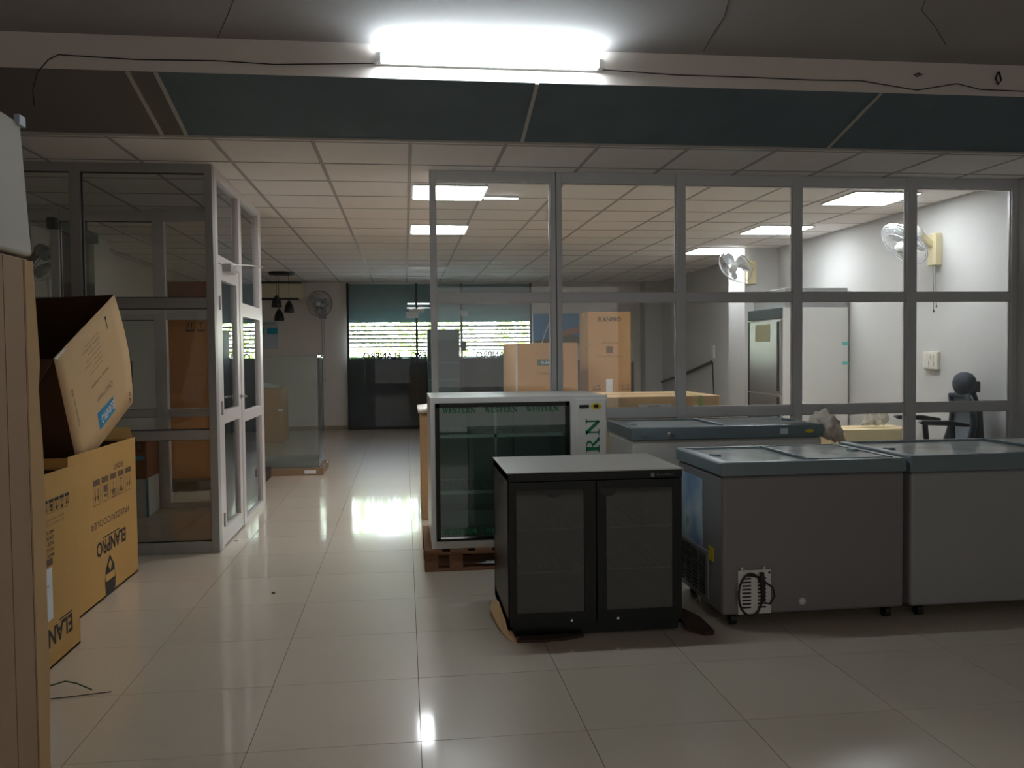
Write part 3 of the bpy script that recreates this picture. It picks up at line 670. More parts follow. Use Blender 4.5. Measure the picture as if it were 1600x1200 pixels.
# ---- behind the cabin
pal = thing('dark_pallet', 'low dark pallet under the stacked cartons behind the glass cabin', 'pallet', (-2.2, 6.4, 0))
for k in range(6): obj('deck_board', MB().box(-3.2, -1.55, 5.98+k*.155, 6.10+k*.155, .10, .12), m_wood_dk, pal)
for x in (-3.2, -2.45, -1.65): obj('bearer', MB().box(x, x+.1, 5.98, 6.87, 0, .10), m_wood_dk, pal)
c1 = carton('refrigerator_carton', 'tall rust orange carton on the dark pallet behind the cabin', -2.43, -1.66, 6.05, 6.75, .12, 1.76, m_card_d)
Y_ = 6.0495
icon_row(c1, m_ink, (-2.24, Y_, 1.62), (1, 0, 0), (0, 0, 1), .085, 3)
text('O', c1, m_ink, (-1.98, Y_, 1.50), (1, 0, 0), (0, 0, 1), .07, .07, bold=.04)
text('ELANPRO', c1, m_ink_f, (-2.22, Y_, 1.17), (1, 0, 0), (0, 0, 1), .025, .16)
for k in range(4): text('Please read the instruction manual before use of refrigerator', c1, m_ink_f, (-2.17, Y_, 1.10-.045*k), (1, 0, 0), (0, 0, 1), .018, (.46, .5, .5, .3)[k])
obj('label', MB().box(-1.93, -1.84, Y_-.001, Y_, .93, 1.0), m_paper, c1)
c2 = carton('carton', 'dark red brown carton stacked on the rust orange refrigerator carton', -2.42, -1.68, 6.05, 6.7, 1.764, 2.13, m_card_r)
obj('label', MB().box(-2.05, -1.84, Y_-.001, Y_, 1.93, 1.98), m_blackp, c2); text('O', c2, m_ink, (-1.80, Y_, 1.86), (1, 0, 0), (0, 0, 1), .10, .10, bold=.05)
wf = thing('white_cabinet', 'tall white cabinet behind the cabin with a grey notice', 'cabinet', (-2.85, 6.4, .12))
obj('body', MB().box(-3.15, -2.56, 6.15, 6.8, .12, 1.80), m_white, wf, bevel=.01)
obj('door', MB().box(-3.14, -2.57, 6.13, 6.149, .2, 1.77), m_steelw, wf, bevel=.004)
obj('notice', MB().box(-2.99, -2.79, 6.127, 6.13, 1.10, 1.33), mat('grey notice', (116, 112, 100), .6, noise=(8, .1)), wf)
ch = thing('small_white_chest', 'low white chest with blue edge inside the glass cabin', 'appliance', (-2.55, 4.75, 0))
obj('body', MB().box(-2.95, -2.24, 4.61, 4.98, 0, .325), m_steelw, ch, bevel=.006); obj('edge_strip', MB().box(-2.245, -2.228, 4.605, 4.615, .0, .33), m_blue, ch)
eb = carton('carton', 'brown carton with brand lettering and blue stripe on the small white chest', -2.95, -2.235, 4.61, 4.98, .332, .70, m_card_r)
text('ELANPRO', eb, m_ink, (-2.62, 4.609, .56), (1, 0, 0), (0, 0, 1), .09, .36, bold=.02)
obj('blue_stripe', MB().add([(-2.6, 4.609, .47), (-2.25, 4.609, .50), (-2.25, 4.609, .53), (-2.6, 4.609, .50)], [(0, 1, 2, 3)]), m_blue, eb)

m_glass_case = glass('case glass', (0.93, 0.96, 0.95), 0.05, (.6, .65, .64), 0.0, 1.18)
# ---- back left corner
ac = thing('split_air_conditioner', 'beige split air conditioner high on the far wall at left', 'air conditioner', (-2.4, YB, 2.5))
obj('body', MB().box(-2.95, -1.83, YB-.22, YB, 2.37, 2.655), m_ac, ac, bevel=.02)
obj('top_grille', MB().box(-2.93, -1.85, YB-.225, YB-.02, 2.65, 2.668), m_blackp, ac); obj('louver', MB().box(-2.93, -1.9, YB-.228, YB-.1, 2.362, 2.39), m_blackp, ac)
def pendant(x, y, z, label):
    t = thing('pendant_lamp', label, 'lamp', (x, y, H), group='black pendant lamps by the air conditioner')
    obj('cord', MB().cyl((x, y, z+.18), (x, y, H-.03), .004, 6), m_lampblk, t)
    s = MB().lathe((x, y, z), (0, 0, 1), [(.078, 0), (.08, .03), (.066, .10), (.036, .16), (.012, .19)], 14)
    for zz, rr in ((.005, .08), (.05, .078), (.1, .068), (.14, .05)): s.tube([(x+rr*math.cos(a), y+rr*math.sin(a), z+zz) for a in [i*.5236 for i in range(12)]], .005, 4, closed=True)
    obj('shade', s, m_lampblk, t)
pendant(-2.03, 10.9, 2.13, 'black pendant lamp, highest of the three by the air conditioner')
pendant(-1.85, 11.0, 2.05, 'black pendant lamp, rightmost of the three by the air conditioner')
pendant(-2.03, 11.15, 1.93, 'black pendant lamp, lowest of the three by the air conditioner')
tag(obj('ceiling_rose', MB().lathe((-1.96, 11.0, H-.04), (0, 0, 1), [(0, 0), (.19, 0), (.2, .02), (.2, .038)], 20), m_lampblk, origin=(-1.96, 11, H)), 'black round ceiling plate above the pendant lamps', 'ceiling plate')
ps = thing('service_poster', 'pale poster with blue boxes on the far wall below the air conditioner', 'poster', (-2.5, YB, 1.75))
obj('sheet', MB().box(-2.75, -2.30, YB-.008, YB-.002, 1.49, 2.0), m_poster, ps)
for x in (-2.73, -2.49): obj('blue_box', MB().box(x, x+.18, YB-.011, YB-.008, 1.76, 1.87), m_poster_c, ps)
text('RETAIL COLD ROOM', ps, m_ink, (-2.73, YB-.009, 1.93), (1, 0, 0), (0, 0, 1), .035, .38)
bc = carton('carton', 'yellowish brown carton at the foot of the far left wall', -2.75, -1.95, 10.75, 11.4, 0, .86, m_card)
obj('label', MB().box(-2.02, -1.948, 10.746, 10.749, .50, .53), m_paper, bc)
tag(obj('paper_sheet', MB().add([(-2.4, 10.8, .863), (-2.05, 10.78, .863), (-2.0, 11.1, .863), (-2.25, 11.12, .93), (-2.4, 10.8, .868), (-2.05, 10.78, .868), (-2.0, 11.1, .868), (-2.25, 11.12, .935)], [(0, 3, 2, 1), (4, 5, 6, 7), (0, 1, 5, 4), (1, 2, 6, 5), (2, 3, 7, 6), (3, 0, 4, 7)]), m_paper, origin=(-2.2, 10.9, .86)), 'white sheet lying on the carton by the far left wall', 'paper')
# glass display case
gd = thing('glass_display_case', 'frameless clear glass display case on a wooden base in the aisle', 'display case', (-1.5, 7.25, 0))
obj('wooden_base', MB().box(-2.05, -.98, 6.93, 7.65, 0, .085), mat('base board', (132, 108, 84), .7, noise=(5, .1)), gd, bevel=.004)
obj('base_label', MB().box(-1.19, -1.06, 6.927, 6.93, .02, .06), m_paper, gd)
obj('white_tray', MB().box(-2.03, -1.03, 6.98, 7.6, .085, .16), m_enam_l, gd, bevel=.006)
for nm, b in (('glass_front', (-2.03, -1.03, 6.96, 6.968, .085, 1.365)), ('glass_back', (-2.03, -1.03, 7.61, 7.618, .085, 1.365)), ('glass_side', (-1.03, -1.022, 6.96, 7.618, .085, 1.365)), ('glass_side', (-2.038, -2.03, 6.96, 7.618, .085, 1.365)), ('glass_top', (-2.03, -1.03, 6.968, 7.61, 1.357, 1.365))):
    obj(nm, MB().box(*b), m_glass_case, gd)
obj('corner_stud', MB().lathe((-.95, 7.05, .12), (0, 0, 1), [(0, 0), (.014, .004), (.014, .02), (0, .026)], 10).lathe((-.99, 7.0, .09), (0, 0, 1), [(0, 0), (.012, .004), (.012, .02), (0, .026)], 10), m_chrome, gd)

# ---- behind the right partition
ca = carton('carton', 'wide brown carton with dark label behind the partition end bay', 1.13, 1.80, 6.0, 7.15, 0, 1.475, m_card)
obj('label', MB().box(1.36, 1.64, 5.996, 5.999, 1.235, 1.30), m_teal, ca); text('ELANPRO', ca, m_paper, (1.40, 5.9955, 1.252), (1, 0, 0), (0, 0, 1), .03, .2, th=.0008)
text('Chest Freezer', ca, m_ink_f, (1.36, 5.9985, 1.14), (1, 0, 0), (0, 0, 1), .03, .3); obj('tape_piece', MB().box(1.50, 1.62, 5.996, 5.999, 1.06, 1.085), m_paper, ca)
obj('edge_tape', MB().box(1.127, 1.150, 5.996, 6.0, .0, 1.47), m_card_w, ca)
obj('open_flap', MB().box(1.80, 2.02, 6.0, 6.6, 1.445, 1.455), m_card, ca)
cb = carton('refrigerator_carton', 'tall brown carton with brand name on top behind the second partition bay', 2.13, 2.65, 7.0, 7.5, 0, 1.853, m_card)
Y_ = 6.9995
text('ELANPRO', cb, m_ink, (2.25, Y_, 1.735), (1, 0, 0), (0, 0, 1), .05, .28, bold=.02); text('Visi Cooler', cb, m_ink_f, (2.29, Y_, 1.47), (1, 0, 0), (0, 0, 1), .025, .22)
obj('print_square', MB().box(2.35, 2.43, Y_-.001, Y_, 1.36, 1.44), m_ink_f, cb); text('handle this refrigerator with care', cb, m_ink_f, (2.24, Y_, 1.31), (1, 0, 0), (0, 0, 1), .02, .32)
obj('label', MB().box(2.345, 2.425, Y_-.001, Y_, .875, 1.05), m_paper, cb)
for x in (2.18, 2.53): icon_row(cb, m_ink_f, (x, Y_, .92), (1, 0, 0), (0, 0, 1), .05, 2 if x < 2.3 else 2, 1.1)
cc = thing('long_carton', 'long low brown carton with green strap against the partition', 'carton', (2.0, 4.3, 0))
obj('carton_body', MB().box(1.30, 2.585, 3.9, 4.75, 0, 1.0), m_card_t, cc, bevel=.008); obj('flap_seam', MB().box(1.31, 2.58, 4.32, 4.325, 1.0, 1.0015), m_seam, cc)
obj('label', MB().box(1.88, 2.16, 3.896, 3.899, .895, .935), m_paper, cc); text('ELANPRO', cc, m_ink, (1.97, 3.8955, .905), (1, 0, 0), (0, 0, 1), .02, .10, bold=.02, th=.001)
obj('strap', MB().box(2.40, 2.425, 3.893, 4.755, .0, 1.003), m_strap, cc)
sb = thing('dark_sofa', 'dark maroon high backed seat behind the tall carton', 'sofa', (2.7, 8.9, 0))
obj('backrest', MB().box(2.1, 3.22, 8.9, 9.1, .35, 1.26), m_maroon, sb, bevel=.05); obj('seat', MB().box(2.1, 3.25, 8.4, 8.9, .12, .46), m_maroon, sb, bevel=.05)
obj('armrest', MB().box(3.16, 3.3, 8.35, 9.1, .1, .66), m_maroon, sb, bevel=.04); obj('armrest', MB().box(2.0, 2.12, 8.35, 9.1, .1, .66), m_maroon, sb, bevel=.04)
obj('leg', MB().box(2.1, 2.16, 8.42, 8.48, 0, .12), m_wood_dk, sb); obj('leg', MB().box(3.15, 3.21, 8.42, 8.48, 0, .12), m_wood_dk, sb)
tp = thing('upright_cooler', 'teal grey upright cooler standing before the shutter', 'cooler', (.63, 12.2, 0))
obj('body', MB().box(.36, .92, 12.0, 12.5, .04, 1.80), m_teal, tp, bevel=.01); obj('header', MB().box(.36, .92, 11.985, 12.0, 1.6, 1.79), m_shutter, tp)
for k in range(4): obj('back_rib', MB().box(.38, .90, 11.992, 12.0, .3+.3*k, .33+.3*k), m_shutter, tp)
for x in (.38, .86): obj('foot', MB().box(x, x+.04, 12.02, 12.06, 0, .04), m_blackp, tp)
p2 = thing('landscape_poster', 'blue sky landscape poster on the far wall right of the shutter', 'poster', (2.8, YB, 1.8))
obj('sheet', MB().box(2.36, 3.24, YB-.01, YB-.002, 1.52, 2.10), m_sky, p2)
obj('hills', MB().prism([(2.36, 1.52), (3.24, 1.52), (3.24, 1.66), (3.0, 1.72), (2.8, 1.64), (2.55, 1.62), (2.36, 1.58)], (0, YB-.0105, 0), (1, 0, 0), (0, 0, 1), (0, -1, 0), .001), mat('poster olive', (96, 92, 56), .6), p2)
obj('slope', MB().prism([(2.75, 1.66), (3.24, 1.72), (3.24, 1.86), (3.02, 1.82)], (0, YB-.0105, 0), (1, 0, 0), (0, 0, 1), (0, -1, 0), .0015), mat('poster sand', (170, 112, 84), .6), p2)
obj('rainbow_arc', MB().tube([(2.52, YB-.014, 1.55), (2.60, YB-.014, 1.78), (2.74, YB-.014, 2.08)], .012, 6), m_paper, p2)
# handrail-like conduit on right wall
cd = thing('wall_conduit', 'dark diagonal conduit and cable on the grey right wall', 'conduit', (XR-.02, 10.4, 1.1))
obj('conduit', MB().tube([(XR-.03, 9.9, 1.20), (XR-.03, 11.2, .98), (XR-.03, 12.5, .80)], .022, 6), m_blackp, cd); obj('cable', MB().tube([(XR-.02, 9.88, 1.2), (XR-.02, 9.85, .9), (XR-.02, 9.8, .6)], .01, 6), m_blackp, cd)
obj('socket_box', MB().box(XR-.02, XR, 9.82, 9.92, 1.26, 1.46), m_white, cd)

# silver refrigerator
fr = thing('steel_refrigerator', 'tall upright refrigerator with steel doors and white side panel by the right wall', 'refrigerator', (4.35, 6.2, 0))
obj('body', MB().box(3.985, 4.73, 5.75, 6.64, .08, 1.83), m_steelw, fr, bevel=.006)
obj('top_box', MB().box(4.02, 4.725, 5.755, 6.6, 1.83, 2.04), m_enam_l, fr, bevel=.004)
obj('control_panel', MB().box(3.965, 3.985, 5.75, 6.64, 1.715, 1.83), mat('dark header', (62, 76, 82), .5), fr, bevel=.004)
for z0, z1 in ((.90, 1.70), (.12, .885)):
    d = obj('door', MB().box(3.965, 3.985, 5.77, 6.63, z0, z1), m_steel, fr, bevel=.004)
    obj('handle', MB().box(3.957, 3.966, 5.80, 5.84, z0+.03, z1-.02), m_blackp, d); obj('door_edge', MB().box(3.962, 3.966, 6.59, 6.628, z0, z1), m_blackp, d)
obj('sticker', MB().box(3.962, 3.965, 6.03, 6.42, 1.47, 1.66), mat('energy label', (176, 176, 140), .6), fr)
obj('base', MB().box(4.0, 4.72, 5.78, 6.6, 0, .08), m_blackp, fr)
for z in (1.21, 1.42): obj('tape', MB().box(4.66, 4.735, 5.744, 5.75, z, z+.035), mat('teal tape', (110, 196, 190), .5), fr)
sw = thing('switch_board', 'cream switch board on the right wall below the fan', 'switch', (XR, 4.27, 1.27))
obj('plate', MB().box(XR-.035, XR, 4.17, 4.385, 1.185, 1.345), m_wood_l if False else mat('ivory plastic', (216, 210, 192), .4), sw, bevel=.006)
for y, z in ((4.21, 1.28), (4.26, 1.28), (4.31, 1.28), (4.21, 1.22)): obj('rocker', MB().box(XR-.042, XR-.035, y, y+.035, z, z+.04), m_white, sw)
obj('socket', MB().box(XR-.042, XR-.035, 4.29, 4.36, 1.20, 1.26), m_white, sw)
lw = carton('carton', 'pale low carton behind the office chair arm', 3.83, 4.60, 4.30, 4.72, 0, .645, m_wood_l)
bg = MB()
for i in range(9):
    for j in range(6): bg.v.append(Vector((4.16+.028*i+.02*math.sin(j*1.3)+.012*j, 4.45+.02*math.sin(i*1.9+j), 0.668+.034*j)))
bg.f = [(i*6+j, (i+1)*6+j, (i+1)*6+j+1, i*6+j+1) for i in range(8) for j in range(5)]; bg.sm = [True]*len(bg.f)
o = obj('plastic_sack', bg, m_foam, origin=(4.28, 4.45, .648)); o.modifiers.new('t', 'SOLIDIFY').thickness = .03; tag(o, 'off white plastic sack leaning upright on the pale carton', 'sack')

# office chair
oc = thing('office_chair', 'dark office chair with headrest against the bright right wall', 'chair', (4.31, 3.60, 0)); oc.rotation_euler.z = math.radians(-14)
ORG[oc.name] = Vector((0, 0, 0))
obj('seat', MB().box(-.26, .22, -.25, .25, .44, .52), m_chair, oc, bevel=.035, seg=3)
bk = MB(); NZ, NW = 8, 6
for i in range(NZ+1):
    z = .50+.48*i/NZ; xo = .20+.10*math.sin(i/NZ*2.2)-.03*(i/NZ); hw = .23*(1-.25*(i/NZ)**3)
    for j in range(NW+1): s = j/NW*2-1; bk.v.append(Vector((xo-.05*s*s, s*hw, z)))
bk.f = [(i*(NW+1)+j, (i+1)*(NW+1)+j, (i+1)*(NW+1)+j+1, i*(NW+1)+j+1) for i in range(NZ) for j in range(NW)]; bk.sm = [True]*len(bk.f)
o = obj('backrest', bk, m_mesh, oc); o.modifiers.new('t', 'SOLIDIFY').thickness = .03
ed = [bk.v[i*(NW+1)] for i in range(NZ+1)]+[bk.v[NZ*(NW+1)+j] for j in range(1, NW)]+[bk.v[i*(NW+1)+NW] for i in range(NZ, -1, -1)]
obj('back_frame', MB().tube(ed, .024, 8), m_chair, oc)
obj('back_spine', MB().tube([(.10, 0, .44), (.30, 0, .46), (.36, 0, .62), (.35, 0, .85), (.31, 0, 1.0), (.33, 0, 1.08)], [.03, .035, .04, .035, .025, .02], 8), m_chair, oc)
hr = MB()
hr.lathe((.24, 0, 1.085), (.2, 0, 1), [(0, -.10), (.045, -.085), (.07, -.04), (.078, 0), (.07, .05), (.04, .085), (0, .095)], 14)
for v in hr.v: v.y *= 1.9
obj('headrest', hr, m_chair, oc); obj('headrest_bracket', MB().box(.28, .36, -.03, .03, 1.01, 1.10), m_blackp, oc, bevel=.01)
for s in (-1, 1):
    a = obj('armrest', MB().tube([(.12, s*.27, .44), (.06, s*.30, .50), (.04, s*.30, .70), (.04, s*.30, .76)], [.02, .024, .024, .022], 8), m_blackp, oc)
    obj('arm_pad', MB().prism([(-.22, .785), (-.20, .80), (.02, .80), (.16, .775), (.16, .75), (.0, .76), (-.18, .765)], (0, s*.30-.035, 0), (1, 0, 0), (0, 0, 1), (0, 1, 0), .07), m_blackp, a, bevel=.008)
obj('gas_column', MB().cyl((0, 0, .08), (0, 0, .44), .028, 12), m_blackp, oc)
for k in range(5):
    a = k*1.2566+.3; d = Vector((math.cos(a), math.sin(a), 0))
    b = obj('base_leg', MB().tube([Vector((0, 0, .11)), d*.28+Vector((0, 0, .075))], [.028, .016], 8), m_blackp, oc)
    q = d*.28; obj('castor', MB().cyl(q+Vector((-d.y, d.x, 0))*.02+Vector((0, 0, .028)), q-Vector((-d.y, d.x, 0))*.02+Vector((0, 0, .028)), .028, 12), m_blackp, b)

# ================================================================== WHITE COOLER ON PALLET
pl = thing('wooden_pallet', 'brown wooden pallet under the white display cooler', 'pallet', (.7, 2.75, 0))
for y in (2.36, 2.70, 3.02):
    obj('bottom_board', MB().box(.07, 1.30, y, y+.09, 0, .018), m_wood, pl, bevel=.002)
    for x in (.07, .225, .62, 1.20): obj('block', MB().box(x, x+.085, y, y+.09, .018, .105), m_wood, pl, bevel=.002)
    obj('stringer', MB().box(.07, 1.30, y, y+.09, .105, .122), m_wood, pl, bevel=.002)
for k in range(8): obj('deck_board', MB().box(.07+k*.158, .07+k*.158+.11, 2.345, 3.12, .122, .143), m_wood, pl, bevel=.002)
kc = thing('display_cooler', 'white glass fronted display cooler with green serif lettering on a pallet', 'cooler', (.68, 2.7, .144))
x0, x1, y0, y1, z0, z1 = .115, 1.247, 2.36, 3.10, .144, 1.096
sh = MB().box(x0, x1, y0, y1, z1-.035, z1).box(x0, x1, y0, y1, z0, z0+.05).box(x0+.0005, x0+.03, y0+.001, y1-.001, z0+.001, z1-.002).box(1.005, x1-.0005, y0+.001, y1-.001, z0+.001, z1-.002).box(x0+.001, x1-.001, y1-.03, y1-.0005, z0+.001, z1-.002)
obj('cabinet_shell', sh, m_steelw, kc)
obj('liner', MB().box(.146, .150, y0+.05, y1-.03, z0+.05, z1-.035).box(.998, 1.004, y0+.05, y1-.03, z0+.05, z1-.035).box(.146, 1.004, y1-.036, y1-.03, z0+.05, z1-.035).box(.146, 1.004, y0+.05, y1-.03, z0+.05, z0+.055).box(.146, 1.004, y0+.05, y1-.03, z1-.04, z1-.036), m_interior, kc)
obj('liner_step', MB().box(.72, .735, 2.95, 3.06, .20, 1.05).box(.40, .41, 2.95, 3.06, .2, 1.05).box(.15, 1.0, 2.8, 3.06, .195, .30), m_interior, kc)
ctr = obj('control_panel', MB().box(1.035, 1.238, y0-.012, y0+.001, z0+.02, z1-.02), m_steelw, kc, bevel=.004)
obj('display', MB().box(1.062, 1.125, y0-.016, y0-.012, 1.018, 1.038), m_blackp, ctr, bevel=.006)
yl = MB(); n_ = 20; yl.prism([(.036*math.cos(i*2*math.pi/n_), .02*math.sin(i*2*math.pi/n_)) for i in range(n_)], (1.172, y0-.0122, 1.028), (1, 0, 0), (0, 0, 1), (0, -1, 0), .001)
obj('oval_badge', yl, m_yellow, ctr); obj('oval_badge_centre', MB().prism([(.018*math.cos(i*2*math.pi/n_), .011*math.sin(i*2*math.pi/n_)) for i in range(n_)], (1.172, y0-.0135, 1.028), (1, 0, 0), (0, 0, 1), (0, -1, 0), .001), m_ink, ctr)
# WESTERN reads bottom to top, N ends at z .953
WL = (1.3+.86+.78+.9+.86+.98+1.08)*.088*1.07*1.2
serif('WESTERN', ctr, m_green, (1.192, y0-.0125, .965-WL), (0, 0, 1), (-1, 0, 0), .088, 1.07, xs=1.2)
dr = obj('door', MB().box(.148, .172, y0-.012, y0+.02, .193, 1.062).box(.975, .998, y0-.012, y0+.02, .193, 1.062).box(.148, .998, y0-.012, y0+.02, 1.035, 1.062).box(.148, .998, y0-.012, y0+.02, .193, .208), m_black, kc, label='black edged glass door')
obj('glass_pane', MB().box(.172, .975, y0-.002, y0+.004, .208, 1.035), m_glass_g, dr)
obj('chrome_sill', MB().box(.172, .975, y0-.012, y0-.004, .208, .218), m_chrome, dr)
for xx in (.19, .455, .72): serif('WESTERN', dr, m_green, (xx, y0-.0035, .232), (1, 0, 0), (0, 0, 1), .034, .92)
for xx in (.19, .455, .72): serif('WESTERN', dr, m_green, (xx, y0-.0035, 1.0), (1, 0, 0), (0, 0, 1), .034, .92)
obj('centre_divider', MB().box(.525, .54, 2.43, 2.46, .2, 1.06), m_shelf, kc)
for z in (.475, .835):
    s = MB().box(.155, .99, 2.43, 2.445, z, z+.022)
    for k in range(28): s.tube([(.17+.029*k, 2.44, z+.02), (.17+.029*k, 3.0, z+.02)], .0015, 4)
    s.box(.155, .99, 2.98, 3.0, z+.01, z+.02)
    obj('wire_shelf', s, m_shelf, kc)

# carton beside it, with foam sheet
lc = carton('carton', 'narrow brown carton standing left of the white cooler behind the partition end', .085, .62, 4.08, 4.62, .0, .86, m_card_t)
fo = MB()
for i in range(7):
    for j in range(4): fo.v.append(Vector((.06+.09*i+.01*random.random(), 4.05+.19*j, .912+.02*math.sin(i*1.7+j*2.2)+.012*random.random())))
fo.f = [(i*4+j, (i+1)*4+j, (i+1)*4+j+1, i*4+j+1) for i in range(6) for j in range(3)]; fo.sm = [True]*len(fo.f)
o = obj('foam_sheet', fo, m_foam, origin=(.3, 4.3, .87)); o.modifiers.new('t', 'SOLIDIFY').thickness = .03; tag(o, 'crumpled white foam sheet on top of the narrow brown carton', 'packing foam')

# ================================================================== CHEST FREEZERS
def freezer(label, x0, x1, y0, y1, zt, zr, div, mbody, rear=False, foot=.055, rimm=m_rim, group=None, name='chest_freezer'):
    t = thing(name, label, 'freezer', ((x0+x1)/2, (y0+y1)/2, 0), group)
    b = .008
    obj('body', MB().box(x0+b, x1-b, y0+b, y1-b, foot, zr), mbody, t, bevel=.02, seg=3)
    w_ = .06
    def ring(i, z): return [(x0+i, y0+i, z), (x1-i, y0+i, z), (x1-i, y1-i, z), (x0+i, y1-i, z)]
    rm = MB().box(x0, x1, y0, y0+w_, zr, zt).box(x0, x1, y1-w_, y1, zr, zt).box(x0, x0+w_, y0+w_, y1-w_, zr, zt).box(x1-w_, x1, y0+w_, y1-w_, zr, zt)
    rm = MB()
    A = ring(0, zr); Bq = ring(0, zt-.004); Cq = ring(.012, zt); Dq = ring(.045, zt); Eq = ring(.05, zt-.02); Fq = ring(.05, zr)
    vs = A+Bq+Cq+Dq+Eq+Fq
    fs = [(k*4+i, k*4+(i+1) % 4, (k+1)*4+(i+1) % 4, (k+1)*4+i) for k in range(5) for i in range(4)]+[(20+i, 20+(i+1) % 4, (i+1) % 4, i) for i in range(4)]
    rm.add(vs, fs)
    rim = obj('lid_rim', rm, rimm, t, bevel=.008, seg=3)
    obj('well_floor', MB().box(x0+.05, x1-.05, y0+.05, y1-.05, zr-.004, zr+.002), m_interior, t)
    xs = [x0+.05]+div+[x1-.05]
    for k in range(len(xs)-1):
        z = zt-.016+(.010 if k % 2 else 0)
        a, c = xs[k]-(.02 if k else 0), xs[k+1]+(.02 if k < len(xs)-2 else 0)
        lid = obj('sliding_lid', MB().box(a, a+.018, y0+.052, y1-.052, z, z+.010).box(c-.018, c, y0+.052, y1-.052, z, z+.010).box(a+.018, c-.018, y0+.052, y0+.064, z, z+.009).box(a+.018, c-.018, y1-.064, y1-.052, z, z+.009), m_alu_w if False else rimm, t)
        obj('lid_glass', MB().box(a+.018, c-.018, y0+.06, y1-.06, z+.002, z+.006), glass_lid, lid)
        hx = (a+.05) if k == 0 else (c-.05)
        obj('lid_handle', MB().lathe((hx, (y0+y1)/2, z+.004), (0, 0, 1), [(.0, .012), (.028, .012), (.034, .004), (.034, 0)], 14), rimm, lid)
    for x in (x0+.06, x1-.1):
        for y in (y0+.05, y1-.09): obj('castor', MB().cyl((x, y, .03), (x+.03, y, .03), .03, 10).box(x, x+.03, y-.01, y+.01, .03, foot+.003), m_blackp, t)
    return t
glass_lid = glass('lid glass', (.75, .78, .78), .45, (.80, .82, .80), .03, 1.6)
f1 = freezer('grey chest freezer with a rear vent plate and coiled black cord', 1.50, 2.482, 1.03, 1.74, .822, .752, [2.0], m_enam_g)
f2 = freezer('light grey chest freezer cut off by the right edge of the picture', 2.50, 4.25, 1.03, 1.76, .832, .745, [3.40], m_enam_l)
f3 = freezer('white chest freezer with grey lid rim behind the white cooler side', 1.40, 2.70, 2.33, 3.02, .885, .80, [2.05], m_steelw)
# rear plate of f1 with slots and cord
vp = obj('rear_vent_plate', MB().box(1.585, 1.755, 1.022, 1.036, .065, .285).box(1.60, 1.612, 1.024, 1.034, .285, .30).box(1.715, 1.727, 1.024, 1.034, .285, .30), m_steelw, f1, bevel=.002)
sl = MB()
for k in range(9): sl.box(1.605, 1.650, 1.020, 1.023, .095+.018*k, .103+.018*k)
for k in range(9): sl.box(1.685, 1.728, 1.020, 1.023, .095+.018*k, .103+.018*k)
obj('vent_slots', sl, m_gasket, vp, kind='stuff'); obj('screw', MB().cyl((1.745, 1.019, .27), (1.745, 1.023, .27), .006, 8), m_gasket, vp)
cp = [(1.645+.062*math.cos(a)+.0*i, 1.012-.001*(i % 3), .165+.105*math.sin(a)) for i, a in enumerate([x*.3 for x in range(0, 26)])]
cd_ = MB().tube(cp, .0055, 6)
cd_.tube([(1.62, 1.012, .262), (1.70, 1.010, .25), (1.705, 1.008, .20), (1.70, 1.010, .12), (1.68, 1.012, .07)], .0055, 6)
cd_.tube([(1.705, 1.006, .265), (1.71, 1.004, .23), (1.755, 1.006, .20), (1.768, 1.01, .155), (1.745, 1.012, .115), (1.72, 1.014, .12)], .005, 6)
cd_.tube([(1.70, 1.005, .275), (1.703, 1.004, .20), (1.71, 1.006, .13)], [.012, .014, .008], 8)
obj('power_cord', cd_, m_gasket, vp)
obj('drain_cap', MB().lathe((1.925, 1.040, .112), (0, -1, 0), [(.018, 0), (.018, .008), (0, .010)], 16), m_steelw, f1)
# side of f1: louvre and picture panel
pic = D.materials.new('side graphic'); pic.use_nodes = True; nt = pic.node_tree; b_ = nt.nodes['Principled BSDF']; b_.inputs['Roughness'].default_value = .4
n1 = nt.nodes.new('ShaderNodeTexNoise'); n1.inputs['Scale'].default_value = 4.5; rp = nt.nodes.new('ShaderNodeValToRGB'); tc_ = nt.nodes.new('ShaderNodeTexCoord')
rp.color_ramp.elements[0].position = .35; rp.color_ramp.elements[0].color = lin((120, 150, 190)); rp.color_ramp.elements[1].position = .62; rp.color_ramp.elements[1].color = lin((186, 206, 208))
e_ = rp.color_ramp.elements.new(.72); e_.color = lin((60, 130, 110))
nt.links.new(tc_.outputs['Object'], n1.inputs[0]); nt.links.new(n1.outputs['Fac'], rp.inputs[0]); nt.links.new(rp.outputs[0], b_.inputs['Base Color'])
obj('side_graphic', MB().box(1.5045, 1.508, 1.32, 1.68, .33, .70), pic, f1)
obj('louvre_panel', MB().box(1.500, 1.508, 1.22, 1.70, .09, .34), m_enam_l, f1, bevel=.002)
lv = MB()
for c_k in range(4):
    for k in range(12):
        y = 1.25+.11*c_k; z = .10+.019*k; lv.add([(1.4995, y, z), (1.4995, y+.09, z), (1.492, y+.09, z+.008), (1.492, y, z+.008), (1.4995, y+.09, z+.013), (1.4995, y, z+.013)], [(0, 1, 2, 3), (3, 2, 4, 5)])
obj('louvres', lv, m_gasket, f1, kind='stuff')
obj('yellow_sticker', MB().box(1.503, 1.5075, 1.15, 1.22, .30, .37), m_yellow, f1)
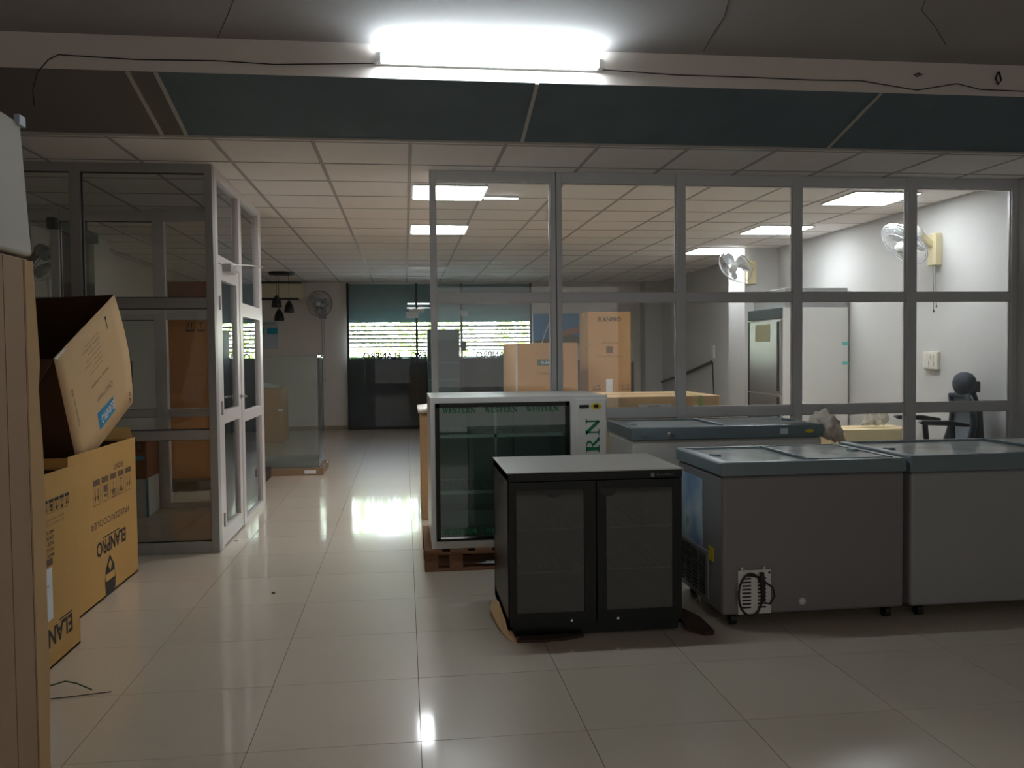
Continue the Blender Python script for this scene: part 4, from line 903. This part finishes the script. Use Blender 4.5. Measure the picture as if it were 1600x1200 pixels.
# front of f3: lock, badge, label
obj('lock', MB().lathe((1.65, 2.331, .84), (0, -1, 0), [(.016, 0), (.016, .012), (0, .014)], 12).box(1.655, 1.68, 2.312, 2.33, .825, .835), m_chrome, f3)
obj('thermometer_window', MB().box(1.46, 1.50, 2.324, 2.331, .832, .85), m_enam_g, f3)
obj('price_sticker', MB().box(2.40, 2.45, 2.325, 2.331, .825, .86), m_paper, f3)
obj('oval_badge', MB().prism([(.03*math.cos(i*2*math.pi/n_), .012*math.sin(i*2*math.pi/n_)) for i in range(n_)], (2.60, 2.331, .84), (1, 0, 0), (0, 0, 1), (0, -1, 0), .004), m_yellow, f3)
# crumpled polythene on f3's end
bm = bmesh.new(); bmesh.ops.create_icosphere(bm, subdivisions=4, radius=1)
me = D.meshes.new('b')
from mathutils import noise as NZ_
for v in bm.verts:
    d = v.co.normalized(); k = 1+.45*NZ_.noise(d*2.3)+.22*NZ_.noise(d*6.1+Vector((3, 1, 2)))
    v.co = Vector((d.x*.105*k, d.y*.10*k, d.z*.085*k))
    if v.co.x > 0: v.co.z -= v.co.x*.9
mb = MB(); mb.v = [Vector(v.co)+Vector((2.765, 2.42, .875)) for v in bm.verts]; mb.f = [tuple(q.index for q in f.verts) for f in bm.faces]; mb.sm = [True]*len(mb.f); bm.free()
tag(obj('polythene_bundle', mb, m_cloth, origin=(2.765, 2.42, .875)), 'crumpled cream polythene bundle hanging off the end of the rear freezer', 'packing')

# ================================================================== BLACK BACK-BAR COOLER
bb = thing('back_bar_cooler', 'black two door back bar cooler in front with a grey top', 'cooler', (.87, 1.35, .03))
x0, x1, y0, y1, z0, z1 = .44, 1.305, 1.05, 1.68, .035, .80
obj('cabinet_shell', MB().box(x0, x1, y0, y1, z1-.04, z1-.006).box(x0, x1, y0, y1, z0, .09).box(x0, x0+.02, y0, y1, z0, z1-.01).box(x1-.02, x1, y0, y1, z0, z1-.01).box(x0, x1, y1-.02, y1, z0, z1-.01), m_black, bb)
obj('worktop', MB().box(x0-.004, x1+.006, y0-.018, y1, z1-.006, z1), m_greytop, bb, bevel=.002)
obj('liner', MB().box(x0+.022, x0+.026, y0+.02, y1-.02, .09, .76).box(x1-.026, x1-.022, y0+.02, y1-.02, .09, .76).box(x0+.02, x1-.02, y1-.026, y1-.021, .09, .76).box(x0+.02, x1-.02, y0+.02, y1-.02, .09, .095), m_liner_dk, bb)
obj('header', MB().box(x0+.004, x1-.002, y0-.018, y0, .755, .793), m_black, bb, bevel=.003)
text('ELANPRO', bb, mat('faint logo', (96, 104, 104), .5), (1.175, y0-.019, .768), (1, 0, 0), (0, 0, 1), .010, .085, bold=.02)
obj('logo_square', MB().box(1.145, 1.163, y0-.020, y0-.0185, .763, .782), mat('faint logo square', (120, 126, 126), .5), bb)
for a, b, hx in ((.447, .868, .66), (.877, 1.30, .93)):
    gx0, gx1 = (a+.035, b-.055) if a < .5 else (a+.045, b-.045)
    d = obj('door', MB().box(a, gx0, y0-.018, y0-.002, .055, .752).box(gx1, b, y0-.018, y0-.002, .055, .752).box(gx0, gx1, y0-.018, y0-.002, .055, .115).box(gx0, gx1, y0-.018, y0-.002, .712, .752), m_black, bb)
    obj('glass_pane', MB().box(gx0, gx1, y0-.012, y0-.008, .115, .712), m_glass_dk, d)
    obj('handle_recess', MB().prism([(hx+.045*math.cos(t_*math.pi/12), .715-.04*math.sin(t_*math.pi/12)) for t_ in range(13)], (0, y0-.018, 0), (1, 0, 0), (0, 0, 1), (0, -1, 0), .004), m_blackp, d)
    for z in (.30, .51):
        s = MB().tube([(a+.03, 1.10, z), (b-.03, 1.10, z)], .003, 6)
        for k in range(8): s.tube([(a+.035+k*(b-a-.07)/7, 1.10, z), (a+.035+k*(b-a-.07)/7, 1.62, z)], .001, 4)
        obj('wire_shelf', s, m_shelf, bb)
    obj('lock', MB().cyl((b-.12 if a < .5 else a+.10, y0-.02, .075), (b-.12 if a < .5 else a+.10, y0-.017, .075), .006, 10), m_chrome, d)
obj('kick_plate', MB().box(x0+.02, x1-.02, y0-.002, y0+.02, .005, .05), m_black, bb)
for x in (x0+.03, x1-.07):
    for y in (y0+.05, y1-.08): obj('foot', MB().cyl((x+.02, y, 0), (x+.02, y, .036), .018, 10), m_blackp, bb)
def scrap(pts, th, m, label, name='cardboard_scrap'):
    mb = MB().prism([(x, y) for x, y, z in pts], (0, 0, 0), (1, 0, 0), (0, 1, 0), (0, 0, 1), th)
    k = len(pts)
    for i, (x, y, z) in enumerate(pts): mb.v[i].z = z; mb.v[k+i].z = z+th
    o = obj(name, mb, m, origin=(pts[0][0], pts[0][1], 0)); tag(o, label, 'cardboard'); return o
scrap([(.405, 1.50, .05), (.385, 1.42, .03), (.40, 1.25, .01), (.418, 1.10, .004), (.445, .985, .002), (.475, .975, .002), (.47, 1.03, .004), (.452, 1.05, .03), (.436, 1.2, .05), (.436, 1.44, .06)], .006, m_card_t, 'torn strip of tan cardboard under the left side of the black cooler')
scrap([(1.31, 1.12, .04), (1.345, 1.16, .05), (1.40, 1.06, .035), (1.425, .98, .01), (1.43, .935, .002), (1.38, .925, .002), (1.345, .97, .004), (1.31, 1.0, .01)], .02, m_wood_dk, 'dark torn cardboard lump at the right foot of the black cooler')
scrap([(.47, .972, .001), (.60, .955, .001), (.72, .97, .001), (.80, 1.0, .001), (.80, 1.03, .001), (.50, 1.03, .001)], .012, m_wood_dk, 'flat dark cardboard offcut under the front of the black cooler')

# ================================================================== WIRES ON THE BEAM
def wire(pts, r, label, name='cable', m=m_wire_d):
    o = obj(name, MB().tube(pts, r, 5), m, origin=pts[0]); tag(o, label, 'cable'); return o
wire([(-1.78, 1.708, 2.93), (-1.4, 1.710, 2.918), (-1.0, 1.710, 2.925), (-.7, 1.710, 2.915), (-.45, 1.710, 2.925), (-.18, 1.705, 2.935)], .003, 'thin dark cable along the beam left of the tube light')
wire([(1.07, 1.705, 2.94), (1.5, 1.71, 2.925), (1.9, 1.71, 2.925), (2.3, 1.71, 2.92), (2.6, 1.71, 2.925), (2.95, 1.71, 2.88), (3.2, 1.71, 2.925), (3.35, 1.71, 2.895), (3.8, 1.71, 2.89)], .003, 'thin dark cable along the beam right of the tube light')
wire([(-1.78, 1.706, 2.93), (-1.83, 1.70, 2.90), (-1.88, 1.69, 2.83), (-1.90, 1.68, 2.74), (-1.895, 1.68, 2.66)], .003, 'loose cable end dangling below the beam at the far left')
wire([(2.93, 1.705, 2.965), (2.95, 1.70, 2.975), (2.98, 1.705, 2.972), (2.94, 1.70, 2.955)], .004, 'small dark knot of wire on the beam, left of the hanging loop')
wire([(3.46, 1.705, 3.0), (3.44, 1.70, 2.96), (3.455, 1.70, 2.925), (3.475, 1.70, 2.95), (3.465, 1.705, 3.0)], .005, 'small loop of wire hanging on the beam at far right')
